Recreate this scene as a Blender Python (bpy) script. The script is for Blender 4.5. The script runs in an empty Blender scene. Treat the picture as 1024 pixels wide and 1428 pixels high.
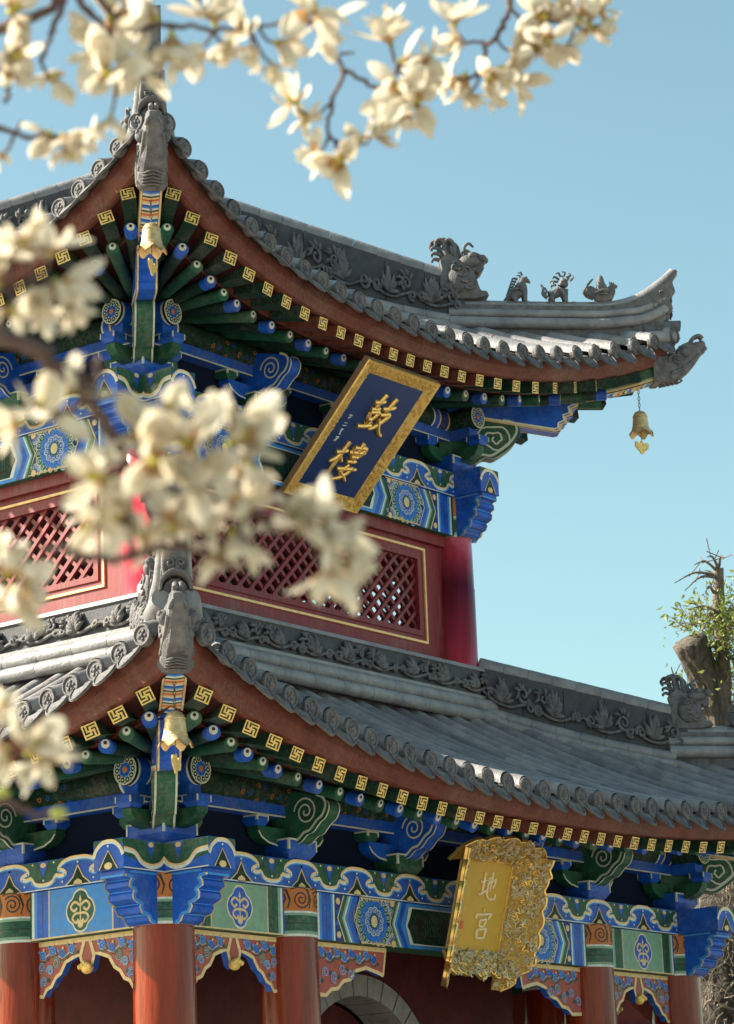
import bpy, math, random
from mathutils import Vector, Matrix, noise
PI = math.pi
rad = math.radians
SC = bpy.context.scene
COL = SC.collection
G = 1.6                      # eye height above the paving; tower shapes below are written relative to the eye
random.seed(7)

# ------------------------------------------------------------------ camera, sky, sun, exposure
CAM = Vector((-19.2314, -17.6331, G))
YAW, PITCH, ROLL, FPX = 0.65620738, 0.25563218, -0.03700252, 4004.296
FWD = Vector((math.cos(PITCH)*math.cos(YAW), math.cos(PITCH)*math.sin(YAW), math.sin(PITCH)))
_r = Vector((math.sin(YAW), -math.cos(YAW), 0)); _u = _r.cross(FWD)
RGT = _r*math.cos(ROLL) + _u*math.sin(ROLL)
UPV = -_r*math.sin(ROLL) + _u*math.cos(ROLL)
cd = bpy.data.cameras.new('camera'); cam = bpy.data.objects.new('camera', cd); COL.objects.link(cam)
m3 = Matrix((RGT, UPV, -FWD)).transposed()
cam.matrix_world = Matrix.Translation(CAM) @ m3.to_4x4()
cd.sensor_fit = 'HORIZONTAL'; cd.sensor_width = 24.0; cd.lens = FPX/1024*24.0
cd.clip_start = 0.1; cd.clip_end = 5000
cd.dof.use_dof = True; cd.dof.focus_distance = 21.5; cd.dof.aperture_fstop = 5.6
SC.camera = cam

SUN_AZ, SUN_EL = 124.0, 34.0          # math azimuth from +X; the sun stands behind and left of the tower
w = bpy.data.worlds.new('World'); SC.world = w; w.use_nodes = True
nt = w.node_tree
sky = nt.nodes.new('ShaderNodeTexSky'); sky.sky_type = 'NISHITA'; sky.sun_disc = False
sky.sun_elevation = rad(SUN_EL); sky.sun_rotation = rad(90-SUN_AZ)
sky.air_density = 1.0; sky.dust_density = 1.6; sky.ozone_density = 0.8; sky.altitude = 50
bg = nt.nodes['Background']; bg.inputs['Strength'].default_value = 0.076
mxs = nt.nodes.new('ShaderNodeMix'); mxs.data_type = 'RGBA'; mxs.blend_type = 'MULTIPLY'; mxs.inputs['Factor'].default_value = 1.0
mxs.inputs['B'].default_value = (0.97, 1.115, 0.90, 1)      # the sky is a little more cyan than the model's
nt.links.new(sky.outputs[0], mxs.inputs['A']); nt.links.new(mxs.outputs['Result'], bg.inputs[0])
sl = bpy.data.lights.new('sun', 'SUN'); sl.energy = 4.7; sl.angle = rad(0.5); sl.color = (1.0, 0.90, 0.76)
so = bpy.data.objects.new('sun', sl); COL.objects.link(so)
sd = Vector((math.cos(rad(SUN_AZ))*math.cos(rad(SUN_EL)), math.sin(rad(SUN_AZ))*math.cos(rad(SUN_EL)), math.sin(rad(SUN_EL))))
so.rotation_euler = sd.to_track_quat('Z', 'Y').to_euler(); so.location = (0, 0, 40)
SC.view_settings.view_transform = 'Standard'; SC.view_settings.look = 'None'
SC.view_settings.exposure = 1.58; SC.view_settings.gamma = 1.0

# ------------------------------------------------------------------ materials
MATS = {}
def mat(name, col, rough=0.5, metal=0.0, var=0.0, scale=8.0, bump=0.0, bscale=60.0, col2=None, trans=0.0, coat=0.0, streak=False, spec=0.5, wear=0.0):
    m = bpy.data.materials.new(name); m.use_nodes = True; t = m.node_tree; N = t.nodes; Lk = t.links
    b = N['Principled BSDF']
    b.inputs['Base Color'].default_value = (*col, 1); b.inputs['Roughness'].default_value = rough
    b.inputs['Metallic'].default_value = metal; b.inputs['Specular IOR Level'].default_value = spec
    if coat: b.inputs['Coat Weight'].default_value = coat; b.inputs['Coat Roughness'].default_value = 0.15
    tc = N.new('ShaderNodeTexCoord'); src = tc.outputs['Object']
    if streak:
        mp = N.new('ShaderNodeMapping'); mp.inputs['Scale'].default_value = (1, 1, 0.12); Lk.new(src, mp.inputs[0]); src = mp.outputs[0]
    if var or col2:
        n = N.new('ShaderNodeTexNoise'); n.inputs['Scale'].default_value = scale; n.inputs['Detail'].default_value = 6; n.inputs['Roughness'].default_value = 0.65
        Lk.new(src, n.inputs['Vector'])
        r = N.new('ShaderNodeValToRGB'); e = r.color_ramp.elements
        e[0].position = 0.32; e[1].position = 0.7
        c2 = col2 or tuple(min(1, c*(1+var)) for c in col)
        c1 = col if col2 else tuple(c*(1-var) for c in col)
        e[0].color = (*c1, 1); e[1].color = (*c2, 1)
        Lk.new(n.outputs['Fac'], r.inputs[0]); Lk.new(r.outputs[0], b.inputs['Base Color'])
    if wear:      # dust and small losses in the paint
        n3 = N.new('ShaderNodeTexNoise'); n3.inputs['Scale'].default_value = 30; n3.inputs['Detail'].default_value = 9; n3.inputs['Roughness'].default_value = .75
        n4 = N.new('ShaderNodeTexNoise'); n4.inputs['Scale'].default_value = 2.2; n4.inputs['Detail'].default_value = 4
        Lk.new(src, n3.inputs['Vector']); Lk.new(src, n4.inputs['Vector'])
        mu = N.new('ShaderNodeMath'); mu.operation = 'MULTIPLY_ADD'; mu.inputs[1].default_value = .55; Lk.new(n4.outputs['Fac'], mu.inputs[0]); Lk.new(n3.outputs['Fac'], mu.inputs[2])
        r3 = N.new('ShaderNodeValToRGB'); r3.color_ramp.elements[0].position = .76; r3.color_ramp.elements[1].position = 1.0
        r3.color_ramp.elements[0].color = (0, 0, 0, 1); r3.color_ramp.elements[1].color = (wear, wear, wear, 1); Lk.new(mu.outputs[0], r3.inputs[0])
        mw = N.new('ShaderNodeMix'); mw.data_type = 'RGBA'; mw.inputs['B'].default_value = (.20, .175, .145, 1); Lk.new(r3.outputs[0], mw.inputs['Factor'])
        Lk.new(r.outputs[0], mw.inputs['A']); Lk.new(mw.outputs['Result'], b.inputs['Base Color'])
        rr_ = N.new('ShaderNodeMath'); rr_.operation = 'MULTIPLY_ADD'; rr_.inputs[1].default_value = .35; rr_.inputs[2].default_value = rough-.12; Lk.new(n3.outputs['Fac'], rr_.inputs[0]); Lk.new(rr_.outputs[0], b.inputs['Roughness'])
    if bump:
        n2 = N.new('ShaderNodeTexNoise'); n2.inputs['Scale'].default_value = bscale; n2.inputs['Detail'].default_value = 5
        Lk.new(src, n2.inputs['Vector'])
        bp = N.new('ShaderNodeBump'); bp.inputs['Strength'].default_value = bump; bp.inputs['Distance'].default_value = 0.02
        Lk.new(n2.outputs['Fac'], bp.inputs['Height']); Lk.new(bp.outputs[0], b.inputs['Normal'])
    if trans:
        tr = N.new('ShaderNodeBsdfTranslucent'); mx = N.new('ShaderNodeMixShader'); mx.inputs[0].default_value = trans
        if var or col2: Lk.new(r.outputs[0], tr.inputs[0])
        else: tr.inputs[0].default_value = (*col, 1)
        Lk.new(b.outputs[0], mx.inputs[1]); Lk.new(tr.outputs[0], mx.inputs[2])
        Lk.new(mx.outputs[0], N['Material Output'].inputs[0])
    MATS[name] = m
    return m
mat('tile', (.15,.15,.165), .46, col2=(.30,.292,.295), scale=5, bump=.35, bscale=40, wear=.55)
mat('tile_b', (.20,.195,.20), .5, col2=(.36,.345,.335), scale=6, bump=.4, bscale=40, wear=.55)
mat('tile_c', (.10,.10,.115), .46, col2=(.21,.208,.215), scale=7, bump=.4, bscale=40, wear=.55)
mat('tile_dark', (.05,.052,.06), .7, var=.3, scale=9, bump=.3)
mat('clay', (.060,.058,.066), .68, col2=(.17,.163,.166), scale=11, bump=.5, bscale=70, wear=.55)
mat('blue', (.006,.085,.46), .42, var=.30, scale=7, bump=.08, spec=0.30, wear=0.50)
mat('lblue', (.035,.24,.64), .45, var=.12, scale=14, spec=0.30, wear=0.50)
mat('dblue', (.006,.03,.17), .5, var=.25, scale=14, spec=0.30, wear=0.40)
mat('green', (.014,.085,.046), .45, var=.35, scale=7, bump=.08, spec=0.25, wear=0.50)
mat('dgreen', (.006,.030,.018), .5, var=.25, scale=14, spec=0.15, wear=0.40)
mat('lgreen', (.20,.36,.25), .5, var=.1, scale=14, spec=0.30, wear=0.50)
mat('white', (.66,.68,.62), .5, var=.1, scale=20, spec=0.30, wear=0.40)
mat('pale', (.52,.56,.46), .5, var=.12, scale=20, spec=0.30, wear=0.40)
mat('cream', (.70,.50,.24), .45, var=.15, scale=25, spec=0.30, wear=0.40)
mat('black', (.008,.008,.01), .5)
mat('orange', (.50,.15,.025), .5, var=.2, scale=20, spec=0.30, wear=0.40)
mat('orange_red', (.60,.10,.03), .5, var=.15, scale=20)
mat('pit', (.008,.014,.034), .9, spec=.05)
mat('gold', (.88,.57,.17), .30, .85, var=.12, scale=20, bump=.2, bscale=90)
mat('gold_paint', (.74,.49,.14), .45, .25, var=.28, scale=30)
mat('gold_dark', (.30,.16,.03), .45, .4, col2=(.62,.40,.10), scale=40, bump=.6, bscale=80)
mat('gilt_pale', (.78,.60,.32), .45, .1, var=.1, scale=20)
mat('gilt', (.80,.50,.20), .45, .1, var=.15, scale=20)
mat('gold_rough', (.62,.33,.05), .36, .45, col2=(.95,.66,.22), scale=85, bump=.8, bscale=110)
mat('wood', (.22,.13,.065), .55, var=.25, scale=9, streak=True)
mat('gold_board', (.52,.30,.025), .5, .0, var=.06, scale=10)
mat('silver_gold', (.42,.32,.17), .36, .7, col2=(.72,.60,.40), scale=18, bump=.7, bscale=60)
mat('brass', (.50,.34,.15), .45, .6, col2=(.80,.60,.32), scale=16, bump=.3)
mat('plaque_blue', (.003,.026,.125), .35, var=.1, scale=12, coat=.2)
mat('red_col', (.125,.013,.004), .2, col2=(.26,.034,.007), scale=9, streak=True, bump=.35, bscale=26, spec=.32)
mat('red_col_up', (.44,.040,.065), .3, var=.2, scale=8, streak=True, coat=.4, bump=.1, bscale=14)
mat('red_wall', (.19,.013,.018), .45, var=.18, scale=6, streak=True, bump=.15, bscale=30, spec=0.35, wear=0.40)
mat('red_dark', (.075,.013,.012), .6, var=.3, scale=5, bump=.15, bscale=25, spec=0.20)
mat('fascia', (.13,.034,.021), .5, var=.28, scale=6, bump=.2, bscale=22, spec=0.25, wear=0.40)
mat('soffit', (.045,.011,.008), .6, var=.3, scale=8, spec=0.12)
mat('terracotta', (.36,.075,.055), .5, var=.15, scale=20, spec=0.30, wear=0.50)
mat('stone', (.20,.195,.185), .8, col2=(.34,.33,.31), scale=8, bump=.6, bscale=45)
mat('plinth', (.18,.172,.16), .8, var=.2, scale=6, bump=.5)
mat('bark', (.085,.065,.05), .85, col2=(.22,.175,.14), scale=14, bump=.9, bscale=35)
mat('bark_dark', (.03,.027,.024), .9, col2=(.12,.105,.09), scale=10, bump=.8, bscale=20, spec=.1)
mat('bark_pale', (.03,.025,.021), .9, col2=(.17,.145,.12), scale=13, spec=.15, streak=True, bump=1.0, bscale=25)
mat('twig_pale', (.15,.12,.09), .95, col2=(.30,.255,.20), scale=12, spec=.1)
mat('twig_dark', (.07,.038,.034), .75, col2=(.14,.085,.07), scale=25, bump=.5)
mat('leaf', (.12,.18,.03), .5, col2=(.36,.38,.11), scale=3, trans=.4)
mat('petal', (.60,.52,.38), .5, col2=(.76,.71,.60), scale=22, trans=.45)
mat('petal_base', (.42,.22,.09), .55, col2=(.60,.41,.20), scale=20, trans=.35)
mat('stamen', (.50,.42,.08), .6, var=.3, scale=60)
mat('bud', (.46,.47,.10), .6, var=.2, scale=40, trans=.2)
# paving with procedural flags
pm = mat('paving', (.34,.31,.265), .85, var=.2, scale=3, bump=.4)
_b = pm.node_tree.nodes.new('ShaderNodeTexBrick'); _b.inputs['Scale'].default_value = 1.6
_b.inputs['Color1'].default_value = (.42,.385,.33,1); _b.inputs['Color2'].default_value = (.34,.31,.265,1); _b.inputs['Mortar'].default_value = (.18,.165,.14,1)
_c = pm.node_tree.nodes.new('ShaderNodeTexCoord'); pm.node_tree.links.new(_c.outputs['Object'], _b.inputs['Vector'])
pm.node_tree.links.new(_b.outputs['Color'], pm.node_tree.nodes['Principled BSDF'].inputs['Base Color'])

# ------------------------------------------------------------------ mesh helpers
def cr(pts, n=6, closed=False):
    """Catmull-Rom through points (tuples of any length)."""
    P = [tuple(p) for p in pts]; k = len(P)
    if k < 3: return P
    out = []
    rng = range(k if closed else k-1)
    for i in rng:
        p1, p2 = P[i], P[(i+1) % k]
        p0 = P[i-1] if (closed or i > 0) else tuple(2*a-b for a, b in zip(p1, p2))
        p3 = P[(i+2) % k] if (closed or i+2 < k) else tuple(2*a-b for a, b in zip(p2, p1))
        for j in range(n):
            t = j/n
            out.append(tuple(.5*((2*b)+(-a+c)*t+(2*a-5*b+4*c-d)*t*t+(-a+3*b-3*c+d)*t**3) for a, b, c, d in zip(p0, p1, p2, p3)))
    if not closed: out.append(P[-1])
    return out
class MB:
    def __init__(s): s.v = []; s.f = []; s.m = []; s.sm = []; s.mats = []
    def mi(s, name):
        if name not in s.mats: s.mats.append(name)
        return s.mats.index(name)
    def add(s, V, F, m, smooth=False):
        b = len(s.v); s.v += [tuple(p) for p in V]; i = s.mi(m)
        for f in F: s.f.append([b+j for j in f]); s.m.append(i); s.sm.append(smooth)
    def box(s, c, d, m, M=None):
        hx, hy, hz = d[0]/2, d[1]/2, d[2]/2
        V = [Vector((x*hx, y*hy, z*hz)) for x in (-1, 1) for y in (-1, 1) for z in (-1, 1)]
        if M is not None: V = [M @ p for p in V]
        V = [p+Vector(c) for p in V]
        s.add(V, [(0,1,3,2),(4,6,7,5),(0,4,5,1),(2,3,7,6),(0,2,6,4),(1,5,7,3)], m)
    def prism(s, poly, fn, h0, h1, m, side=None, smooth=False):
        """extrude a 2-D outline between heights h0 and h1; fn(u, v, h) maps to 3-D"""
        n = len(poly)
        V = [fn(u, v, h0) for u, v in poly]+[fn(u, v, h1) for u, v in poly]
        s.add(V, [list(range(n))[::-1]], m); s.f[-1:] = [s.f[-1]]
        s.add(V, [list(range(n, 2*n))], m)
        s.add(V, [(i, (i+1) % n, n+(i+1) % n, n+i) for i in range(n)], side or m, smooth)
    def flat(s, poly, fn, h, m):
        s.add([fn(u, v, h) for u, v in poly], [list(range(len(poly)))], m)
    def disc(s, c, r, fn, h, m, n=10, ry=None):
        ry = ry or r
        s.flat([(c[0]+r*math.cos(2*PI*i/n), c[1]+ry*math.sin(2*PI*i/n)) for i in range(n)], fn, h, m)
    def strip(s, pts, w, fn, h, m, closed=False):
        """painted line of width w along a 2-D polyline"""
        n = len(pts); V = []
        for i in range(n):
            a = pts[(i-1) % n] if (closed or i > 0) else pts[i]
            b = pts[(i+1) % n] if (closed or i < n-1) else pts[i]
            dx, dy = b[0]-a[0], b[1]-a[1]; L = math.hypot(dx, dy) or 1
            ww = w(i/(n-1)) if callable(w) else w
            nx, ny = -dy/L*ww/2, dx/L*ww/2
            V += [fn(pts[i][0]+nx, pts[i][1]+ny, h), fn(pts[i][0]-nx, pts[i][1]-ny, h)]
        k = n if closed else n-1
        s.add(V, [(2*i, 2*i+1, 2*((i+1) % n)+1, 2*((i+1) % n)) for i in range(k)], m)
    def tube(s, pts, r, m, n=8, caps=True, flatz=None, smooth=True):
        P = [Vector(p) for p in pts]; k = len(P)
        if k < 2: return
        up = None; V = []
        for i in range(k):
            t = (P[min(i+1, k-1)]-P[max(i-1, 0)])
            t = t.normalized() if t.length > 1e-9 else Vector((0, 0, 1))
            if up is None:
                up = t.cross(Vector((0.13, .31, 1))); up = up.normalized() if up.length > 1e-4 else Vector((1, 0, 0))
            up = (up-t*up.dot(t)); up = up.normalized() if up.length > 1e-6 else t.orthogonal().normalized()
            bi = t.cross(up)
            rr = r(i/(k-1)) if callable(r) else (r[i] if isinstance(r, (list, tuple)) else r)
            for j in range(n):
                a = 2*PI*j/n; V.append(P[i]+up*(rr*math.cos(a))+bi*(rr*math.sin(a)))
        F = [(i*n+j, i*n+(j+1) % n, (i+1)*n+(j+1) % n, (i+1)*n+j) for i in range(k-1) for j in range(n)]
        s.add(V, F, m, smooth)
        if caps:
            s.add(V, [list(range(n))[::-1], list(range((k-1)*n, k*n))], m)
    def lathe(s, prof, m, o=(0, 0, 0), n=16, M=None, mod=None):
        """prof: list of (r, z) about the local z axis; mod(angle, z, r) may change r, z"""
        V = []
        for r, z in prof:
            for j in range(n):
                a = 2*PI*j/n; rr, zz = (mod(a, z, r) if mod else (r, z))
                p = Vector((rr*math.cos(a), rr*math.sin(a), zz))
                V.append((M @ p if M is not None else p)+Vector(o))
        s.add(V, [(i*n+j, i*n+(j+1) % n, (i+1)*n+(j+1) % n, (i+1)*n+j) for i in range(len(prof)-1) for j in range(n)], m, True)
    def ball(s, c, r, m, M=None, n=10, k=7, sc=(1, 1, 1)):
        V = []
        for i in range(k+1):
            th = PI*i/k
            for j in range(n):
                a = 2*PI*j/n
                p = Vector((math.sin(th)*math.cos(a)*r*sc[0], math.sin(th)*math.sin(a)*r*sc[1], math.cos(th)*r*sc[2]))
                V.append((M @ p if M is not None else p)+Vector(c))
        s.add(V, [(i*n+j, (i+1)*n+j, (i+1)*n+(j+1) % n, i*n+(j+1) % n) for i in range(k) for j in range(n)], m, True)
    def grid(s, nu, nv, fn, m, smooth=True):
        V = [fn(i/nu, j/nv) for i in range(nu+1) for j in range(nv+1)]
        s.add(V, [(i*(nv+1)+j, (i+1)*(nv+1)+j, (i+1)*(nv+1)+j+1, i*(nv+1)+j+1) for i in range(nu) for j in range(nv)], m, smooth)
    def mesh(s, name):
        me = bpy.data.meshes.new(name); me.from_pydata(s.v, [], s.f)
        for n in s.mats: me.materials.append(MATS[n])
        me.polygons.foreach_set('material_index', s.m); me.polygons.foreach_set('use_smooth', s.sm)
        me.update(); return me
    def build(s, name, parent=None, loc=(0, 0, 0), rz=0.0):
        return link(name, s.mesh(name), parent, loc, rz)
def link(name, me, parent=None, loc=(0, 0, 0), rz=0.0):
    o = bpy.data.objects.new(name, me); COL.objects.link(o); o.parent = parent
    o.location = loc; o.rotation_euler = (0, 0, rz); return o
def tag(o, label=None, cat=None, group=None, kind=None):
    for k, v in (('label', label), ('category', cat), ('group', group), ('kind', kind)):
        if v: o[k] = v
    return o
def empty(name, loc, rz=0.0):
    o = bpy.data.objects.new(name, None); COL.objects.link(o); o.location = loc; o.rotation_euler = (0, 0, rz)
    o.empty_display_size = .2; return o
def copy_tree(o, parent, rz=None):
    c = o.copy(); COL.objects.link(c); c.parent = parent
    if rz is not None: c.rotation_euler = (0, 0, rz)
    for ch in list(o.children): copy_tree(ch, c)
    return c
def spiral(c, r0, r1, turns, a0=0.0, n=22, sx=1.0):
    return [(c[0]+sx*(r0+(r1-r0)*i/n)*math.cos(a0+turns*2*PI*i/n), c[1]+(r0+(r1-r0)*i/n)*math.sin(a0+turns*2*PI*i/n)) for i in range(n+1)]
def inside(p, poly):
    c = False; n = len(poly); x, y = p
    for i in range(n):
        x1, y1 = poly[i]; x2, y2 = poly[(i+1) % n]
        if (y1 > y) != (y2 > y) and x < (x2-x1)*(y-y1)/(y2-y1)+x1: c = not c
    return c
def skin(name, verts, edges, radii, m, parent=None, loc=(0,0,0), rz=0.0, sub=1, rough=0.0):
    """one continuous surface grown round a skeleton"""
    me = bpy.data.meshes.new(name+'_tmp'); me.from_pydata(verts, edges, [])
    o = bpy.data.objects.new('tmp', me); COL.objects.link(o)
    md = o.modifiers.new('s', 'SKIN'); md.use_smooth_shade = True
    for i, r in enumerate(radii):
        rr = r if isinstance(r, (tuple, list)) else (r, r)
        me.skin_vertices[0].data[i].radius = rr
    me.skin_vertices[0].data[0].use_root = True
    sb = o.modifiers.new('u', 'SUBSURF'); sb.levels = sub; sb.render_levels = sub
    dg = bpy.context.evaluated_depsgraph_get()
    out = bpy.data.meshes.new_from_object(o.evaluated_get(dg)); out.name = 'figure'
    bpy.data.objects.remove(o); bpy.data.meshes.remove(me)
    out.materials.clear(); out.materials.append(MATS[m])
    for p in out.polygons: p.use_smooth = True
    if rough:
        for v in out.vertices:
            d = noise.noise_vector(v.co*14)*rough; v.co += d
    if name == '_mesh': return out
    return link(name, out, parent, loc, rz)

# ------------------------------------------------------------------ the two storeys
LO = dict(a=3.5, h1=2.43, h2=2.80, h3=3.02, zp=3.55, rp=.115, e0=4.66, k=.36, X=4.95, pw=2.4, z0=3.31, l=.49, x8=.06, zr=3.35, dr=.41,
          tc=5.0, top=2.28, Ra=.33, Rb=.055, rc=.232, br=(-.69, .69), nr=36)
UP = dict(a=2.166, h1=6.58, h2=6.96, h3=7.20, zp=7.73, rp=.11, e0=3.27, k=.518, X=4.0, pw=2.4, z0=7.66, l=.74, x8=.03, zr=7.635, dr=.37,
          tc=3.66, top=0.0, Ra=.35, Rb=.062, rc=.185, br=(-.72, .72), nr=26)
def S(L, x): return abs(x)/L['X']
def eo(L, x): return L['e0']+L['k']*S(L, x)**L['pw']
def lift(L, x): s = S(L, x); return L['l']*s**L['pw']+L['x8']*s**9
def ze(L, x): return L['z0']+lift(L, x)
def zr(L, x): return L['zr']+.84*lift(L, x)
def yE(L, x): return eo(L, x)+.13
def zT(L, x): return ze(L, x)+.235+.05*S(L, x)**2
def zroof(L, x, o):
    d = yE(L, x)-o; d = max(d, -.05)
    return zT(L, x)+L['Ra']*d+L['Rb']*d*d
def FO(s, z, o): return (s, -o, z)                      # facade map: along, up, outward -> world (front = right-hand facade)
def DG(t, z, wv): return (t+wv*.70711, -t+wv*.70711, z)   # corner map on the diagonal of the right-hand corner

tower = empty('drum_tower', (0, 0, 0))
tag(tower, 'two storey Chinese drum tower with red columns, painted beams and upturned grey tile roofs', 'tower')
T0 = (0, 0, G)
def part(mb, name, k=0, parent=None): return mb.build(name, parent or tower, T0 if parent is None else (0,0,0), -k*PI/2)
def spread(o, ks):
    for k in ks: copy_tree(o, tower, -k*PI/2)

# ---- columns
def column_mesh(L, z_bot, m, head):
    b = MB(); r = L['rc']; h1, h2 = L['h1'], L['h2']
    b.lathe([(r*1.03, z_bot), (r*1.02, z_bot+1.2), (r*1.0, h1-.5), (r*.97, h1)], m, n=32)
    def ring(z0, z1, c, d=.0): b.lathe([(r*.985+d, z0), (r*.985+d, z1)], c, n=32)
    H = h2-h1
    z = h1
    for f, c in ((.05, 'white'), (.06, 'lgreen'), (.15, 'green'), (.02, 'black'), (.15, 'green'), (.05, 'lgreen'), (.04, 'white'), (.48, 'orange')):
        ring(z, z+f*H, c); z += f*H
    b.lathe([(r*.97, h1-.001), (r*.985, h1)], 'white', n=32)
    if head:
        zc = h1+.76*H
        fn = lambda u, v, h: ((r*.985+h)*math.sin(u/r), -(r*.985+h)*math.cos(u/r), v)
        for i in range(8):
            c = -PI*r+(i+.5)*2*PI*r/8
            b.strip(spiral((c, zc), .008, .075, 2.0, i*2.2, 26), .011, fn, .003, 'black')
            b.strip([(c+.07, zc-.07), (c+.09, zc), (c+.06, zc+.08)], .009, fn, .003, 'black')
            b.strip(cr([(c-.09, zc+.075), (c-.02, zc+.09), (c+.05, zc+.07), (c+.09, zc-.02)]), .008, fn, .003, 'black')
    return b.mesh('column')
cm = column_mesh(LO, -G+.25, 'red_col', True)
A, B1 = LO['a'], LO['a']-1.4326
for k in range(4):
    for x in (-A, -B1, B1):
        o = link('column', cm, tower); o.location = Matrix.Rotation(-k*PI/2, 4, 'Z') @ Vector((x, -A, G)); o.rotation_euler = (0, 0, -k*PI/2)
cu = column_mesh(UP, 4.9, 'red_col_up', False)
for k in range(4):
    a = UP['a']; o = link('column', cu, tower); o.location = Matrix.Rotation(-k*PI/2, 4, 'Z') @ Vector((-a, -a, G)); o.rotation_euler = (0, 0, -k*PI/2)

# ---- painted lotus-cloud band above the beams
HALF = [(0, .94), (.10, .93), (.19, .86), (.255, .74), (.27, .62), (.225, .57), (.185, .50), (.20, .41), (.26, .385), (.31, .43), (.335, .36), (.36, .25), (.42, .165), (.5, .14)]
def cloud_band(b, fn, u0, u1, n, z0, z1, h):
    """n periods between u0 and u1, blue lobes at both ends"""
    P = (u1-u0)/n; H = z1-z0
    half = cr(HALF, 3)
    for i in range(n):
        c = u0+i*P
        pts = [(c+u*P, z0+v*H) for u, v in half]+[(c+(1-u)*P, z0+v*H) for u, v in half[::-1][1:]]
        pts = [p for p in pts if u0-1e-6 <= p[0] <= u1+1e-6]
        b.flat(pts+[(c+P, z1-.004), (c, z1-.004)], fn, h, 'green')
        b.strip(pts, .036, fn, h+.0012, 'white'); b.strip([(x, y+.014) for x, y in pts], .013, fn, h+.0024, 'gilt'); b.strip([(x, y-.016) for x, y in pts], .012, fn, h+.002, 'lblue')
        m = c+P/2
        b.flat([(m-.055, z1-.006), (m+.055, z1-.006), (m, z1-.62*H)], fn, h+.0012, 'blue')
        b.strip([(m-.06, z1-.006), (m, z1-.64*H), (m+.06, z1-.006)], .008, fn, h+.0022, 'black')
        b.disc((m, z1-.012-.02), .03, fn, h+.003, 'cream', 10, .02)
        b.disc((m, z0+.33*H), .009, fn, h+.003, 'white', 8)
        for dx in (-.11, .11): b.disc((m+dx, z1-.02), .009, fn, h+.003, 'white', 8)
    for i in range(n+1):
        c = u0+i*P
        sgn = (-1, 1) if 0 < i < n else ((1,) if i == 0 else (-1,))
        for q in sgn:
            cl = lambda u: c+q*abs(u)
            b.flat([(c, z0+.004), (cl(.13), z0+.004), (cl(.05), z0+.3*H), (c, z0+.68*H)][::(1 if q > 0 else -1)], fn, h+.0012, 'dgreen')
            b.strip([(cl(.13), z0+.006), (cl(.05), z0+.3*H), (c, z0+.7*H)], .010, fn, h+.002, 'cream')
            b.flat([(c, z0+.004), (cl(.045), z0+.004), (cl(.04), z0+.14*H), (c, z0+.24*H)][::(1 if q > 0 else -1)], fn, h+.003, 'cream')
            b.disc((cl(.16), z0+.2*H), .009, fn, h+.003, 'white', 8)
        b.disc((c, z0+.8*H), .009, fn, h+.003, 'white', 8)
def band_part(L, bays, ext, name='frieze_band'):
    b = MB(); a = L['a']; h = .145; z0, z1 = L['h2'], L['h3']
    b.box((0, -a, (z0+z1)/2), (2*(a+ext), 2*h, z1-z0), 'blue')
    fn = lambda u, v, d: (u, -(a+h+d), v)
    for u0, u1, n in bays: cloud_band(b, fn, u0, u1, n, z0, z1, .003)
    P = .46
    for q in (-1, 1):   # the projecting ends: outer face and end face
        u0, u1 = sorted((q*a, q*(a+ext)))
        fe = lambda u, v, d: (u, -(a+h+d), v)
        if q < 0: cloud_band(b, lambda u, v, d: fe(-2*a-ext+ (ext+0)*0 + u+ext, v, d), -a+0.0+0, -a+ext, 1, z0, z1, .003) if False else None
        b.flat([(u0, z1-.004), (u1, z1-.004), (u1, z0+.45*(z1-z0)), ((u0+u1)/2, z0+.15*(z1-z0)), (u0, z0+.45*(z1-z0))], fe, .003, 'green')
        cv = cr([(u0, z0+.62*(z1-z0)), (u0+.12*ext/.6, z0+.55*(z1-z0)), (u0+.2*ext/.6, z0+.25*(z1-z0)), ((u0+u1)/2, z0+.14*(z1-z0)), (u1-.2*ext/.6, z0+.25*(z1-z0)), (u1-.12*ext/.6, z0+.55*(z1-z0)), (u1, z0+.62*(z1-z0))])
        b.strip(cv, .036, fe, .0042, 'white'); b.strip([(x, y+.014) for x, y in cv], .013, fe, .0052, 'gilt')
        m = (u0+u1)/2
        b.flat([(m-.05, z1-.006), (m+.05, z1-.006), (m, z1-.6*(z1-z0))], fe, .0042, 'blue'); b.disc((m, z1-.03), .028, fe, .006, 'cream', 10, .02)
        # end face: one blue lobe under a cloud line
        xe = q*(a+ext)
        fq = (lambda u, v, d: (xe+d, -(a+u), v)) if q > 0 else (lambda u, v, d: (xe-d, -(a-u), v))
        zz = lambda f: z0+f*(z1-z0)
        b.flat([(-h, z1-.004), (h, z1-.004), (h, zz(.8)), (0, zz(.93)), (-h, zz(.8))], fq, .003, 'green')
        cv = cr([(-h, zz(.45)), (-h+.03, zz(.7)), (-.05, zz(.9)), (.05, zz(.9)), (h-.03, zz(.7)), (h, zz(.45))])
        b.strip(cv, .03, fq, .0042, 'white'); b.strip([(x, y+.012) for x, y in cv], .011, fq, .0052, 'gilt')
        b.flat([(-.09, z0+.005), (.09, z0+.005), (0, zz(.62))], fq, .0042, 'dgreen'); b.strip([(-.09, z0+.005), (0, zz(.64)), (.09, z0+.005)], .009, fq, .005, 'cream')
        b.disc((0, zz(.13)), .04, fq, .006, 'cream', 10, .026); b.disc((0, zz(.78)), .009, fq, .006, 'white', 8)
    b.strip([(-a-ext, z0+.006), (a+ext, z0+.006)], .008, fn, .006, 'white')
    return part(b, name)
o = band_part(LO, ((-A, -B1, 2), (-B1, B1, 6), (B1, A, 2)), .58); spread(o, (1, 2, 3))
o = band_part(UP, ((-UP['a'], UP['a'], 6),), .46); spread(o, (1, 2, 3))

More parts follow.
